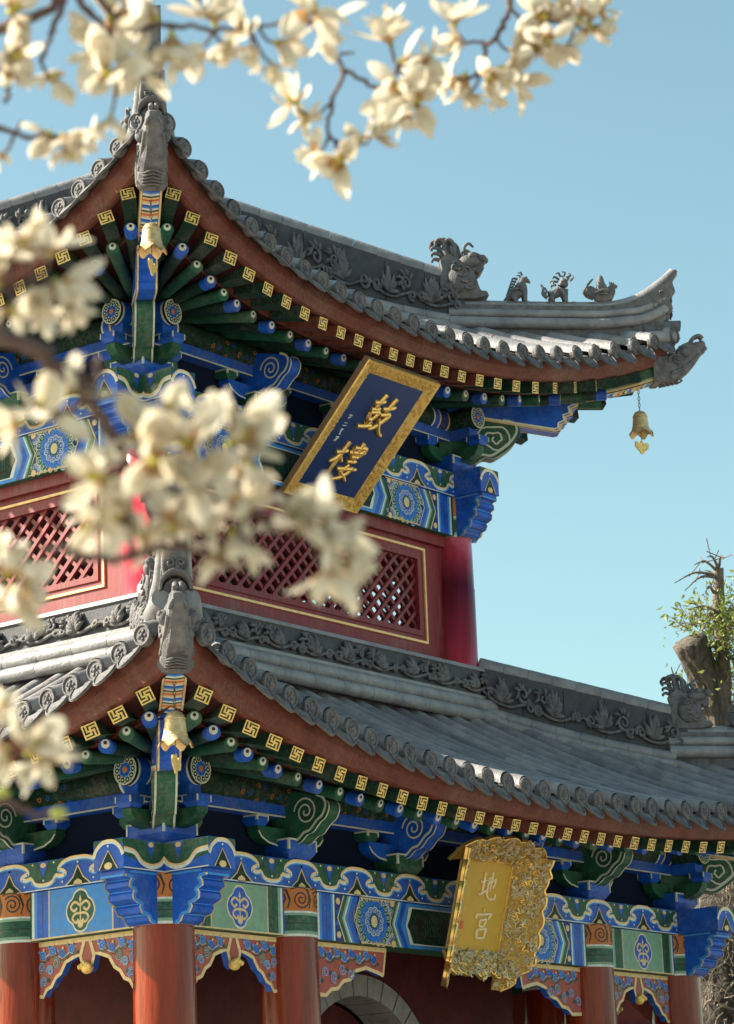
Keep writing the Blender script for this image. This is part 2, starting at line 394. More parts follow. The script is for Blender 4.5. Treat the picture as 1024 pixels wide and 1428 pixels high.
# ---- painted beams
def vband(b, fn, u, widths, z0, z1, h, sgn=1):
    for wd, c in widths:
        x0, x1 = sorted((u, u+sgn*wd)); b.flat([(x0, z0), (x1, z0), (x1, z1), (x0, z1)], fn, h, c); u += sgn*wd
    return u
def chevron(b, fn, u, sgn, tip, cols, z0, z1, h):
    """stack of < shaped stripes; sgn = direction of the next stripe, tip = offset of the middle"""
    zm = (z0+z1)/2
    for wd, c in cols:
        v = sgn*wd
        pts = [(u, z0), (u+v, z0), (u+v+tip, zm), (u+v, z1), (u, z1), (u+tip, zm)]
        b.flat(pts, fn, h, c); u += v
    return u
def rosette(b, fn, c, poly, h, seed, R=.30):
    hh = [h]
    def up():
        hh[0] += .00006; return hh[0]
    def petals(c_, rings):
        for rr, n, r, col, out in rings:
            for i in range(n):
                a = 2*PI*i/n+rr*9; p = (c_[0]+rr*math.cos(a), c_[1]+rr*math.sin(a))
                if not inside((c_[0]+(rr+r*.8)*math.cos(a), c_[1]+(rr+r*.8)*math.sin(a)), poly): continue
                b.disc(p, r, fn, up(), out, 10); b.disc((p[0]-.003*math.cos(a), p[1]-.003*math.sin(a)), r-.0055, fn, up(), col, 10)
                b.strip(spiral(p, r*.12, r*.5, 1.1, a, 8), .006, fn, up(), out)
    zm = c[1]; z_lo = min(v for u, v in poly); z_hi = max(v for u, v in poly)
    sg = 1 if (max(u for u, v in poly)+min(u for u, v in poly))/2 > c[0] else -1
    halves = [((c[0]+sg*.055, z_hi-.012), 'green'), ((c[0]+sg*.055, z_lo+.012), 'green'), ((c[0]-sg*.21, z_hi-.02), 'green'), ((c[0]-sg*.21, z_lo+.02), 'blue'), ((c[0]+sg*.25, z_hi-.015), 'blue'), ((c[0]+sg*.25, z_lo+.015), 'green')]
    for hc, hcol in halves:
        petals(hc, ((.115, 14, .032, hcol, 'pale'), (.062, 10, .026, 'blue', 'pale')))
        if inside(hc, poly): b.disc(hc, .030, fn, up(), 'cream', 10)
    petals(c, ((.19, 17, .040, 'green', 'pale'), (.135, 13, .040, 'blue', 'lblue'), (.085, 10, .036, 'blue', 'pale')))
    b.disc(c, .058, fn, up(), 'green', 14, .064); b.disc(c, .040, fn, up(), 'pale', 12, .048); b.disc(c, .033, fn, up(), 'cream', 12, .041)
    for i in range(4):
        p = (c[0]+sg*(.27+.0*i), zm)
        if inside(p, poly): b.disc(p, .03-.007*i, fn, up(), ('cream', 'soffit', 'cream', 'blue')[i], 10)
def field(b, fn, poly, cx, sgn, z0, z1, h, seed):
    zm = (z0+z1)/2
    b.flat(poly, fn, h, 'dblue')
    for i in range(60):
        rg_ = random.Random(seed*100+i); p = (cx+rg_.uniform(-.3, .3), rg_.uniform(z0+.02, z1-.02))
        if inside(p, poly): b.strip(spiral(p, .004, .022, 1.3, i, 8), .006, fn, h+.0008, ('pale', 'green', 'lblue')[i % 3])
    rosette(b, fn, (cx, zm), poly, h+.001, seed, .26)
    for q in (z0+.012, z1-.012):
        for i in range(9):
            p = (cx+(-.2+i*.05), q)
            if inside(p, poly): b.disc(p, .009, fn, h+.0138, 'cream', 7)
    b.strip(poly, .009, fn, h+.0145, 'cream', True)
BANDS = [(.02, 'green'), (.025, 'white'), (.03, 'lblue'), (.055, 'blue'), (.006, 'black'), (.055, 'blue'), (.025, 'lblue'), (.02, 'white')]
BANDG = [(.02, 'blue'), (.025, 'white'), (.03, 'lgreen'), (.055, 'green'), (.006, 'black'), (.055, 'green'), (.025, 'lgreen'), (.02, 'white')]
def side_painting(b, fn, u, sgn, z0, z1, seed, fieldw=.48, bands=BANDS, rest=None):
    """from a column inwards: bands, chevron, rosette field, chevron"""
    tip = -sgn*.085
    u = vband(b, fn, u, bands, z0, z1, .003, sgn)
    zm = (z0+z1)/2
    b.flat([(u, z0), (u+sgn*.13, z0), (u+sgn*.05, zm), (u+sgn*.13, z1), (u, z1)], fn, .003, 'dblue')
    for zc in (z0+.05, z1-.05): b.disc((u+sgn*.045, zc), .028, fn, .0042, 'cream', 8); b.disc((u+sgn*.03, zm+(zc-zm)*.3), .022, fn, .0042, 'blue', 8)
    b.strip([(u+sgn*.12, z0), (u+sgn*.035, zm), (u+sgn*.12, z1)], .012, fn, .0046, 'cream')
    u = chevron(b, fn, u+sgn*.12, sgn, tip, [(.05, 'green'), (.022, 'lgreen'), (.018, 'white'), (.03, 'lblue'), (.07, 'blue')], z0, z1, .0036)
    f0, f1 = u, u+sgn*fieldw
    poly = [(f0, z0+.004), (f1, z0+.004), (f1+tip, zm), (f1, z1-.004), (f0, z1-.004), (f0+tip, zm)]
    field(b, fn, poly, (f0+f1)/2+tip*.7, sgn, z0, z1, .0036, seed)
    u = chevron(b, fn, f1, sgn, tip, [(.045, 'green'), (.018, 'lgreen'), (.016, 'white'), (.03, 'lblue'), (.055, 'blue')], z0, z1, .0036)
    return u
def cartouche(b, fn, c, z0, z1, bgc, fc):
    zm = (z0+z1)/2; H = z1-z0
    def q(s):
        return cr([(c[0]+x*s*1.28, zm+y*s) for x, y in ((0, .5), (.13, .44), (.2, .30), (.30, .2), (.36, 0), (.30, -.2), (.2, -.30), (.13, -.44), (0, -.5), (-.13, -.44), (-.2, -.30), (-.30, -.2), (-.36, 0), (-.30, .2), (-.2, .30), (-.13, .44))], 4, True)
    b.flat(q(H*.90), fn, .0046, 'cream'); b.flat(q(H*.86), fn, .0052, 'white'); b.flat(q(H*.81), fn, .0058, fc)
    for q_ in (-1, 1):
        b.strip(cr([(c[0], zm+.1*H), (c[0]+q_*.15*H, zm+.18*H), (c[0]+q_*.26*H, zm+.09*H), (c[0]+q_*.18*H, zm), (c[0]+q_*.09*H, zm+.05*H)]), .019, fn, .007, 'cream')
        b.strip(cr([(c[0], zm-.05*H), (c[0]+q_*.14*H, zm-.06*H), (c[0]+q_*.22*H, zm-.15*H), (c[0]+q_*.12*H, zm-.24*H), (c[0]+q_*.05*H, zm-.17*H)]), .018, fn, .007, 'cream')
    b.strip([(c[0], zm+.2*H), (c[0], zm-.28*H)], .011, fn, .0066, 'cream')
    b.flat([(c[0]-.04*H, zm+.2*H), (c[0]+.04*H, zm+.2*H), (c[0], zm+.32*H)], fn, .0066, 'cream'); b.disc((c[0], zm-.27*H), .03, fn, .0076, 'cream', 9)
def beam_part(L, sides, swap, k, centre='dgreen'):
    b = MB(); a = L['a']; z0, z1 = L['h1'], L['h2']; h = .12
    b.box((0, -a, (z0+z1)/2), (2*a-.1, 2*h, z1-z0-.002), 'green')
    fn = lambda u, v, d: (u, -(a+h+d), v)
    z0p, z1p = z0+.004, z1-.004
    rc = L['rc']*.82
    if L is LO:
        for q in (-1, 1):   # short bays with a cartouche
            u0, u1 = sorted((q*(B1+rc), q*(A-rc)))
            bn = BANDG if not swap else BANDS
            e1 = vband(b, fn, u0, bn[:-2], z0p, z1p, .003, 1); e2 = vband(b, fn, u1, bn[:-2], z0p, z1p, .003, -1)
            b.flat([(e1, z0p), (e2, z0p), (e2, z1p), (e1, z1p)], fn, .003, 'lgreen' if not swap else 'lblue')
            for e in (e1+.01, e2-.01): b.strip([(e, z0p), (e, z1p)], .012, fn, .0042, 'cream')
            b.strip([(u0, z0p+.006), (u1, z0p+.006)], .012, fn, .0046, 'cream')
            cartouche(b, fn, ((u0+u1)/2, 0), z0, z1, 'lgreen', 'blue' if not swap else 'green')
        ends = ((-B1+rc, 1), (B1-rc, -1)); fw = .46
    else:
        ends = ((-a+rc, 1), (a-rc, -1)); fw = .50
    us = [side_painting(b, fn, u, s, z0p, z1p, 3+i, fw) for i, (u, s) in enumerate(ends)]
    u0, u1 = us; zm = (z0+z1)/2
    tip = .085
    b.flat([(u0, z0p), (u1, z0p), (u1+tip, zm), (u1, z1p), (u0, z1p), (u0-tip, zm)], fn, .003, 'lblue')
    b.flat([(u0+.03, z0p+.03), (u1-.03, z0p+.03), (u1+.02, zm), (u1-.03, z1p-.03), (u0+.03, z1p-.03), (u0-.02, zm)], fn, .0042, 'white')
    inner = cr([(u0+.07, z0p+.04), (u0+.03, zm-.05), (u0, zm), (u0+.03, zm+.05), (u0+.07, z1p-.04)], 3)
    inner2 = [(u1-(p[0]-u0), p[1]) for p in inner[::-1]]
    b.flat(inner+inner2, fn, .0052, centre)
    for i in range(11):   # faded gilt fret strokes in the centre field
        x = u0+.16+i*(u1-u0-.32)/10
        for dx in (-.03, .0, .03): b.strip([(x+dx, zm-.07), (x+dx, zm+.06+.03*((i+int(dx*100)) % 2))], .009, fn, .006, 'green' if i % 3 else 'soffit')
        b.strip([(x-.04, zm-.08), (x+.04, zm-.08)], .008, fn, .0064, 'soffit')
    o = part(b, 'beam', k)
    # stepped beam heads beyond both corner columns
    for q in (-1, 1):
        m = MB(); s0 = a+rc*.55
        outl = [(.56, 1.0), (.56, .89), (.505, .875), (.485, .82), (.505, .77), (.51, .68), (.47, .64), (.455, .60), (.475, .54), (.47, .44), (.42, .385), (.385, .36), (.40, .29), (.375, .19), (.32, .165), (.30, .12), (.29, .05), (.25, .0)]
        sc = .58/.60 if L is LO else .80
        poly = [(a+x*sc, z0+f*(z1-z0-.003)) for x, f in outl]
        full = [(s0, z1-.003)]+poly+[(s0, z0)]
        fq = lambda u, v, d: (q*u, -(a+d), v)
        m.prism(full, fq, -h*.98, h*.98, 'blue')
        for hh in (h*.98+.003, -h*.98-.003):
            inn = [(x-.018, v) for x, v in poly]
            m.strip(poly[1:], .018, fq, hh, 'cream'); m.strip([(x-.02, v) for x, v in poly[1:]], .026, fq, hh+(.0006 if hh > 0 else -.0006), 'lblue')
            m.strip([(s0, z1-.012), (a+.5*sc, z1-.012)], .018, fq, hh+(.001 if hh > 0 else -.001), 'lblue')
        fe = lambda i: None
        for (x0, v0), (x1, v1) in zip(poly[:-1], poly[1:]):   # pale lines across the end steps
            if abs(v1-v0) > .006 and abs(x1-x0) < .05:
                pass
        for j in (1, 3, 7, 11, 14):
            x, v = poly[j]; X = q*(x+.003)
            m.add([(X, -(a-h*.97), v-.009), (X, -(a+h*.97), v-.009), (X, -(a+h*.97), v+.009), (X, -(a-h*.97), v+.009)], [(0, 1, 2, 3)], 'lblue')
        hd = m.build('beam_head', o)
    return o
o0 = beam_part(LO, None, False, 0); o1 = beam_part(LO, None, True, 1); copy_tree(o0, tower, -2*PI/2); copy_tree(o1, tower, -3*PI/2)
o0 = beam_part(UP, None, False, 0); spread(o0, (1, 2, 3))

# ---- hanging fretwork under the lower beams
def frieze_piece(poly_top, arch, fn, b, th=.035):
    pass
def hang(L, k):
    z1 = LO['h1']-.004; rc = LO['rc']*.8; a = LO['a']
    fn = lambda u, v, d: (u, -(a+.02+d), v)
    outs = []
    def decorate(b, u0, u1, seed, flip):
        n = max(3, int(abs(u1-u0)/.085)); ns = abs(u1-u0)/n
        for i in range(n):
            c = (u0+(u1-u0)*(i+.5)/n, z1-.075-.03*(i % 2))
            for q in (0, 1):
                sp = spiral(c, .004, .034, 1.5, q*PI+i*1.3+seed, 14); e = .0003*(i % 3)
                b.strip(sp, .015, fn, .0395+.0005*q+e, 'pale'); b.strip(sp, .009, fn, .0412+.0005*q+e, 'blue' if (i+q) % 3 else 'lblue')
            b.disc((c[0]+ns*.5, c[1]-.03), .015, fn, .0424, 'green', 6); b.disc((c[0]+.01, c[1]+.042), .010, fn, .0424, 'cream', 6)
            b.disc((c[0]-ns*.4, c[1]+.03), .012, fn, .0426, 'lblue', 6)
            b.strip([(c[0]-.03, c[1]-.045), (c[0]+.03, c[1]-.05)], .010, fn, .0393, 'green')
        b.strip(cr([(u0, z1-.06)]+[(u0+(u1-u0)*(i+.5)/n, z1-.085-.05*(i % 2)) for i in range(n)]), .008, fn, .0388, 'pale')
    for q in (-1, 1):   # short bays: arched board with a carved pendant
        c = q*(A+B1)/2; w2 = (A-B1)/2-rc
        b = MB()
        prof = [(1, -.40), (.86, -.41), (.80, -.36), (.70, -.34), (.62, -.28), (.52, -.25), (.42, -.17), (.26, -.14), (.14, -.13), (.07, -.24), (0, -.265)]
        right = [(c+u*w2, z1+v) for u, v in prof]; left = [(c-u*w2, z1+v) for u, v in prof[::-1][1:]]
        poly = [(c-w2, z1), (c+w2, z1)]+right+left
        b.prism(poly, fn, -.035, .035, 'terracotta', 'blue')
        b.strip(right+left, .028, fn, .0375, 'cream'); b.strip([(c-w2, z1-.018), (c+w2, z1-.018)], .036, fn, .0378, 'cream')
        for s in (-1, 1):
            b.strip([(c+s*(w2-.014), z1), (c+s*(w2-.014), z1-.4)], .022, fn, .038, 'cream')
            b.strip([(c+s*.13*w2, z1-.14), (c+s*.03, z1-.03)], .03, fn, .0386, 'cream')
            decorate(b, c+s*w2*.2, c+s*w2*.95, 2, s)
            [ (b.strip(spiral((c+s*w2*x_, z1-y_), .005, .038, 1.5, x_*9), .016, fn, .0405, 'pale'), b.strip(spiral((c+s*w2*x_, z1-y_), .005, .038, 1.5, x_*9), .009, fn, .0418, m_)) for x_, y_, m_ in ((.84, .30, 'blue'), (.72, .22, 'lblue'), (.88, .19, 'blue'), (.60, .17, 'green')) ]; b.disc((c+s*w2*.76, z1-.29), .016, fn, .042, 'green', 7)
        b.ball(FO(c, z1-.235, a+.06), .055, 'gold_paint', sc=(1, .7, .8))
        for i in range(5): b.ball(FO(c+(-.05+.025*i), z1-.20-.012*abs(i-2), a+.085), .022, 'gold_paint', n=7, k=5)
        outs.append(b.build('hanging_frieze', tower, T0, -k*PI/2))
    for q in (-1, 1):   # wide bay: a wing bracket at each column
        b = MB(); u0 = q*(B1-rc); W = .92
        prof = [(0, -.40), (.20, -.41), (.27, -.36), (.36, -.35), (.44, -.29), (.54, -.27), (.62, -.20), (.76, -.17), (.92, -.20), (1.0, -.22)]
        low = [(u0-q*u*W, z1+v) for u, v in prof]
        poly = [(u0-q*W*1.05, z1), (u0, z1)]+low
        b.prism(poly, fn, -.035, .035, 'terracotta', 'blue')
        b.strip(low, .03, fn, .0375, 'cream'); b.strip([(u0-q*W*1.05, z1-.018), (u0, z1-.018)], .036, fn, .0378, 'cream')
        b.strip([(u0-q*.014, z1), (u0-q*.014, z1-.4)], .022, fn, .038, 'cream'); b.strip([(u0-q*W*1.045, z1), (u0-q*W*.995, z1-.22)], .022, fn, .038, 'cream')
        decorate(b, u0-q*W*.1, u0-q*W*.92, 5, q)
        for i in range(5):
            p = (u0-q*(.08+.105*i), z1-.30+.018*i+.05*(i % 2)); b.strip(spiral(p, .006, .045, 1.5, i), .014, fn, .0405, 'white'); b.strip(spiral(p, .006, .045, 1.5, i), .008, fn, .0415, 'blue')
            b.disc((p[0]-q*.06, p[1]), .018, fn, .042, 'green', 7)
        outs.append(b.build('hanging_frieze', tower, T0, -k*PI/2))
    return outs
for k in range(4): hang(LO, k)

# ---- brackets, purlins
def bracket_mesh(L, c1, c2):
    """c1 colour of block, c2 colour of the cloud head; local origin at band top on the wall line"""
    b = MB(); pale = 'pale'
    def block(c, wx, wy, z0, z1, m, f=.72):
        zt = z0+(z1-z0)*.45; V = []
        for z, s in ((z0, f), (zt, 1), (z1, 1)):
            V += [(c[0]+x*wx/2*s, c[1]+y*wy/2*s, z) for x, y in ((-1, -1), (1, -1), (1, 1), (-1, 1))]
        F = [(0, 3, 2, 1), (8, 9, 10, 11)]+[(r*4+i, r*4+(i+1) % 4, r*4+4+(i+1) % 4, r*4+4+i) for r in (0, 1) for i in range(4)]
        b.add(V, F, m)
        e = .003
        for (sx, sy) in ((1, -1), (-1, -1)):   # pale edge lines
            x, y = c[0]+sx*wx/2, c[1]+sy*wy/2
            b.box((x-sx*.007, y-e/2, (zt+z1)/2), (.014, e, z1-zt-.004), pale); b.box((x+sx*e/2, y+.007, (zt+z1)/2), (e, .014, z1-zt-.004), pale)
        y = c[1]-wy/2-e/2
        b.box((c[0], y, z1-.008), (wx-.03, e, .013), pale)
        for sx in (-1, 1): b.box((c[0]+sx*(wx/2+e/2), c[1], z1-.008), (e, wy-.03, .013), pale)
    block((0, 0), .34, .34, 0.003, .165, c1)
    # arm along the facade with small end blocks
    arm = [(-.40, .25), (-.40, .21), (-.36, .165), (-.28, .13), (-.17, .115), (.17, .115), (.28, .13), (.36, .165), (.40, .21), (.40, .25)]
    fa = lambda u, v, d: (u, -d, v)
    b.prism(arm, fa, -.055, .055, c2)
    b.strip([(u*.98, v) for u, v in arm[1:5]], .014, fa, .058, pale); b.strip([(u*.98, v) for u, v in arm[5:9]], .014, fa, .058, pale)
    for s in (-1, 1): block((s*.36, 0), .14, .15, .252, .335, c1 if c1 != 'dblue' else 'blue')
    # cloud head reaching outward
    cl = cr([(.10, .12), (.20, .135), (.27, .185), (.33, .20), (.40, .265), (.455, .30), (.49, .37), (.47, .43), (.40, .465)], 4)
    poly = [(-.12, .12)]+cl+[(.2, .52), (-.12, .58)]
    fc = lambda u, v, d: (d, -u, v)
    b.prism(poly, fc, -.075, .075, c2)
    for d in (-.0785, .0785):
        b.strip([(u-.022, v+.016) for u, v in cl], .020, fc, d, pale)
        b.strip(spiral((.27, .36), .012, .115, 2.1, 2.4, 34), .015, fc, d*1.008, pale)
    for d in (-.066, .066): b.strip(cl[2:], .014, lambda u, v, h: (h+d, -u-.003, v-.002), 0, pale) if False else None
    V = []; n = len(cl)
    for dd in (-.072, -.058, .058, .072):
        V += [(dd, -(u+.004), v-.004) for u, v in cl]
    b.add(V, [(i, i+1, n+i+1, n+i) for i in range(n-1)]+[(2*n+i, 2*n+i+1, 3*n+i+1, 3*n+i) for i in range(n-1)], pale)
    return b.mesh('bracket')
def place(me, name, pts, L, rz=0):
    for k in range(4):
        for x in pts:
            o = link(name, me, tower); o.location = Matrix.Rotation(-k*PI/2, 4, 'Z') @ Vector((x, -L['a'], G+L['h3'])); o.rotation_euler = (0, 0, -k*PI/2)
bA = bracket_mesh(LO, 'blue', 'green'); bB = bracket_mesh(LO, 'green', 'blue')
place(bA, 'bracket', (-B1, B1), LO); place(bB, 'bracket', LO['br'], LO)
place(bB, 'bracket', (UP['br'][0],), UP); place(bB, 'bracket', (UP['br'][1],), UP)
def corner_bracket():
    b = MB(); pale = 'pale'
    # big block, square to the walls
    def block(wx, z0, z1, m):
        zt = z0+(z1-z0)*.45
        V = [(x*wx/2*s, y*wx/2*s, z) for z, s in ((z0, .72), (zt, 1), (z1, 1)) for x, y in ((-1, -1), (1, -1), (1, 1), (-1, 1))]
        b.add(V, [(0, 3, 2, 1), (8, 9, 10, 11)]+[(r*4+i, r*4+(i+1) % 4, r*4+4+(i+1) % 4, r*4+4+i) for r in (0, 1) for i in range(4)], m)
        for x, y in ((1, -1), (-1, -1), (1, 1)):
            b.box((x*wx/2, y*wx/2, (zt+z1)/2), (.016, .016, z1-zt-.002), pale)
        b.box((0, -wx/2-.0015, z1-.008), (wx-.03, .003, .013), pale); b.box((wx/2+.0015, 0, z1-.008), (.003, wx-.03, .013), pale)
    block(.36, .003, .165, 'blue')
    arm = [(-.38, .25), (-.38, .21), (-.34, .165), (-.26, .13), (-.17, .115), (.17, .115), (.28, .13), (.36, .165), (.40, .21), (.40, .25)]
    b.prism(arm, lambda u, v, d: (u, -d, v), -.05, .05, 'green'); b.prism([(u, v-.0021) for u, v in arm], lambda u, v, d: (d, u, v), -.0495, .0495, 'green')
    for sx, sy in ((-1, 0), (1, 0), (0, 1), (0, -1)):
        x, y = sx*.345, sy*.345
        V = [(x+u*.075*s, y+w_*.075*s, z) for z, s in ((.252, .7), (.285, 1), (.335, 1)) for u, w_ in ((-1, -1), (1, -1), (1, 1), (-1, 1))]
        b.add(V, [(0, 3, 2, 1), (8, 9, 10, 11)]+[(r*4+i, r*4+(i+1) % 4, r*4+4+(i+1) % 4, r*4+4+i) for r in (0, 1) for i in range(4)], 'blue')
        for u, w_ in ((-1, -1), (1, -1), (1, 1), (-1, 1)): b.box((x+u*.073, y+w_*.073, .310), (.01, .01, .048), pale)
    # diagonal cloud head (distances along the diagonal)
    q = 1.4142
    cl = cr([(.05, .10), (.22, .115), (.33, .185), (.42, .175), (.52, .23), (.62, .31), (.685, .42), (.66, .50), (.56, .53)], 4)
    fd = lambda u, v, d: (u/q+d/q, -u/q+d/q, v)
    b.prism([(-.1, .10)]+cl+[(.3, .56), (-.1, .6)], fd, -.085, .085, 'green')
    for d in (-.0885, .0885):
        b.strip([(u-.03, v+.022) for u, v in cl], .022, fd, d, pale)
        sp = [(x, y+.012*math.sin(4*a_)) for a_, (x, y) in zip([i*.35 for i in range(41)], spiral((.44, .36), .012, .15, 2.2, 2.2, 40, 1.25))]
        b.strip(sp, .017, fd, d*1.008, pale); b.strip([(u-.002, v) for u, v in sp], .005, fd, d*1.015, 'white')
    n = len(cl); V = []
    for dd in (-.083, -.068, .068, .083): V += [fd(u+.004, v-.004, dd) for u, v in cl]
    b.add(V, [(i, i+1, n+i+1, n+i) for i in range(n-1)]+[(2*n+i, 2*n+i+1, 3*n+i+1, 3*n+i) for i in range(n-1)], pale)
    return b.mesh('bracket')
cb = corner_bracket()
for L in (LO, UP):
    for k in range(4):
        o = link('bracket', cb, tower); o.location = Matrix.Rotation(-k*PI/2, 4, 'Z') @ Vector((L['a'], -L['a'], G+L['h3'])); o.rotation_euler = (0, 0, -k*PI/2)
def purlin_part(L, ext):
    b = MB(); a, zp, r = L['a'], L['zp'], L['rp']; e = a+ext
    M = Matrix.Rotation(PI/2, 4, 'Y')
    b.lathe([(r, -e), (r, e)], 'dgreen', (0, -a, zp), 24, M.to_3x3())
    fy = lambda u, v, h: (u, -(a+(r+h)*math.cos(v/r)), zp+(r+h)*math.sin(v/r))
    def ring(u0, u1, m, h=.003):
        n = 12; rr = r+h
        V = [(u, -(a+rr*math.cos(t)), zp+rr*math.sin(t)) for u in (u0, u1) for t in [(-.62+1.24*i/n)*PI*.8 for i in range(n+1)]]
        b.add(V, [(i, i+1, n+2+i, n+1+i) for i in range(n)], m, True)
    for s in (-1, 1):
        u = s*(e-.02)
        for wd, m in ((.02, 'white'), (.11, 'blue'), (.02, 'white'), (.06, 'green'), (.015, 'pale'), (.08, 'blue'), (.03, 'lblue'), (.02, 'white'), (.09, 'green'), (.02, 'cream'), (.12, 'dblue'), (.02, 'cream'), (.07, 'blue'), (.02, 'white')):
            x0, x1 = sorted((u, u-s*wd)); ring(x0, x1, m); u -= s*wd
        # round end with a painted rosette
        fe = lambda p, q_, h: (s*(e+h), -(a+s*p), zp+q_)
        b.disc((0, 0), r, fe, .001, 'dgreen', 24)
        b.strip([(r*.94*math.cos(2*PI*i/24), r*.94*math.sin(2*PI*i/24)) for i in range(24)], .010, fe, .003, 'pale', True)
        for i in range(10):
            an = 2*PI*i/10; p = (r*.68*math.cos(an), r*.68*math.sin(an))
            b.disc(p, .029, fe, .0025+.0004*(i % 2), 'pale', 9); b.disc(p, .022, fe, .0035+.0004*(i % 2), 'dgreen', 8); b.disc(p, .009, fe, .0045, 'pale', 6)
        for i in range(8):
            an = 2*PI*i/8+.2; p = (r*.34*math.cos(an), r*.34*math.sin(an))
            b.disc(p, .019, fe, .004, 'lblue', 8); b.disc(p, .014, fe, .0048, 'blue', 8)
        b.disc((0, 0), .024, fe, .0055, 'orange', 10)
    for i in range(int((2*a-1.6)/.09)):   # faded gilt curls
        u = -a+.8+i*.09
        for v in (-.11, -.05, .01):
            b.strip(spiral((u+.03*(v*20 % 1), v), .004, .026, 1.2, i, 9), .006, fy, .004, ('soffit', 'green', 'blue', 'orange')[(i*7+int(v*100)) % 4])
    b.box((0, -a, L['h3']+.385), (2*(a+ext-.06), .13, .096), 'blue')     # the tie beam beneath
    b.box((0, -(a+.0665), L['h3']+.341), (2*(a+ext-.08), .003, .012), 'pale')
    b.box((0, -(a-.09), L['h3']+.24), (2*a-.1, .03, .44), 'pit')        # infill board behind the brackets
    return part(b, 'purlin')
spread(purlin_part(LO, .39), (1, 2, 3)); spread(purlin_part(UP, .36), (1, 2, 3))

# ---- rafters and eaves
def rafter_ends(L):
    tc = L['tc']; n = L['nr']; xs = []
    lim = tc-.30; half = n//2
    # even in the middle, slightly wider towards the corners
    p = [(i+.5) for i in range(half)]; tot = half
    f = [q*.258+.0007*q**2.3*(18/half)**1.0 for q in p]; sc = lim/f[-1]
    xs = [-x*sc for x in f[::-1]]+[x*sc for x in f]
    return xs
def rafter_geo(L, x):
    a = L['a']; e = eo(L, x); ax = abs(x); lim = a-.35
    xi = x if ax < lim else math.copysign(lim+(ax-lim)*.22, x)
    t = max(0, (ax-lim)/(L['tc']-lim))
    o_in = a-.02
    P0 = Vector((xi, -o_in, L['zp']+L['rp']+.045+.10*t*t))
    P2 = Vector((x, -e, ze(L, x)))
    d = (P2-P0); d2 = Vector((d.x, d.y)).length
    f = 1-L['dr']/d2*(1.0-.1*t)
    P1 = P0.lerp(P2, f); P1.z = zr(L, P1.x)
    return P0, P1, P2
def frame(d):
    d = d.normalized(); s = d.cross(Vector((0, 0, 1))).normalized(); u = s.cross(d); return d, s, u
def round_rafter(b, L, x, m):
    P0, P1, P2 = rafter_geo(L, x); r = .052
    d, s, u = frame(P1-P0)
    b.tube([P0, P1], r, 'green' if m == 'green' else 'dgreen', 14, False)
    b.tube([P1-d*.10, P1+d*.004], r+.002, m, 14, True)
    fn = lambda p, q, h: P1+d*(.005+h)+s*p+u*q
    off = .016
    b.disc((0, 0), r*.98, fn, .0, m, 14); b.disc((0, off), .033, fn, .002, 'white' if m == 'blue' else 'lgreen', 12); b.disc((0, off), .027, fn, .0026, 'white', 12); b.disc((0, off+.008), .0135, fn, .004, 'black', 9)
def fly_rafter(b, L, x):
    P0, P1, P2 = rafter_geo(L, x); d, s, u = frame(P2-P1)
    Q = P1+Vector((0, 0, .118)); A1 = P2; d = (A1-Q).normalized(); A0 = Q-d*.45
    ex = .02; tg = Vector((2*ex, -(eo(L, x+ex)-eo(L, x-ex)), .8*(ze(L, x+ex)-ze(L, x-ex))))   # the ends roll with the curve of the eave
    s = (tg-d*tg.dot(d)).normalized(); rj = random.Random(int(x*1000)+int(L['e0']*10)); tw = rj.gauss(0, .022); s = s*math.cos(tw)+s.cross(d)*math.sin(tw); u = s.cross(d); hw, hh = .055*rj.uniform(.95, 1.05), .050*rj.uniform(.95, 1.05)
    V = []
    for P in (A0, A1): V += [P+s*(i*hw)+u*(j*hh) for i, j in ((-1, -1), (1, -1), (1, 1), (-1, 1))]
    b.add(V, [(0, 3, 2, 1)], 'dgreen'); b.add(V, [(4, 5, 6, 7)], 'dgreen')
    b.add(V, [(0, 1, 5, 4)], 'green' if abs(x) > L['tc']-1.3 else 'dgreen'); b.add(V, [(1, 2, 6, 5), (2, 3, 7, 6), (3, 0, 4, 7)], 'fascia' if abs(x) < 1.2 else 'dgreen')
    fn = lambda p, q, h: A1+d*(.001+h)+s*p+u*q
    def bar(x0, y0, x1, y1): b.flat([(x0*hw, y0*hh), (x1*hw, y0*hh), (x1*hw, y1*hh), (x0*hw, y1*hh)], fn, .003, 'gold_paint')
    for q in ((-1, -1, 1, -.8), (-1, .8, 1, 1), (-1, -.8, -.82, .8), (.82, -.8, 1, .8)): bar(*q)
    t = .125    # key-fret whose hooks run out to the border
    for q in ((-t, -.60, t, .60), (-.60, -t, -t, t), (t, -t, .60, t), (-.82, .60-2*t, -t, .60), (.60-2*t, t, .60, .82), (t, -.60, .82, -.60+2*t), (-.60, -.82, -.60+2*t, -t)): bar(*q)
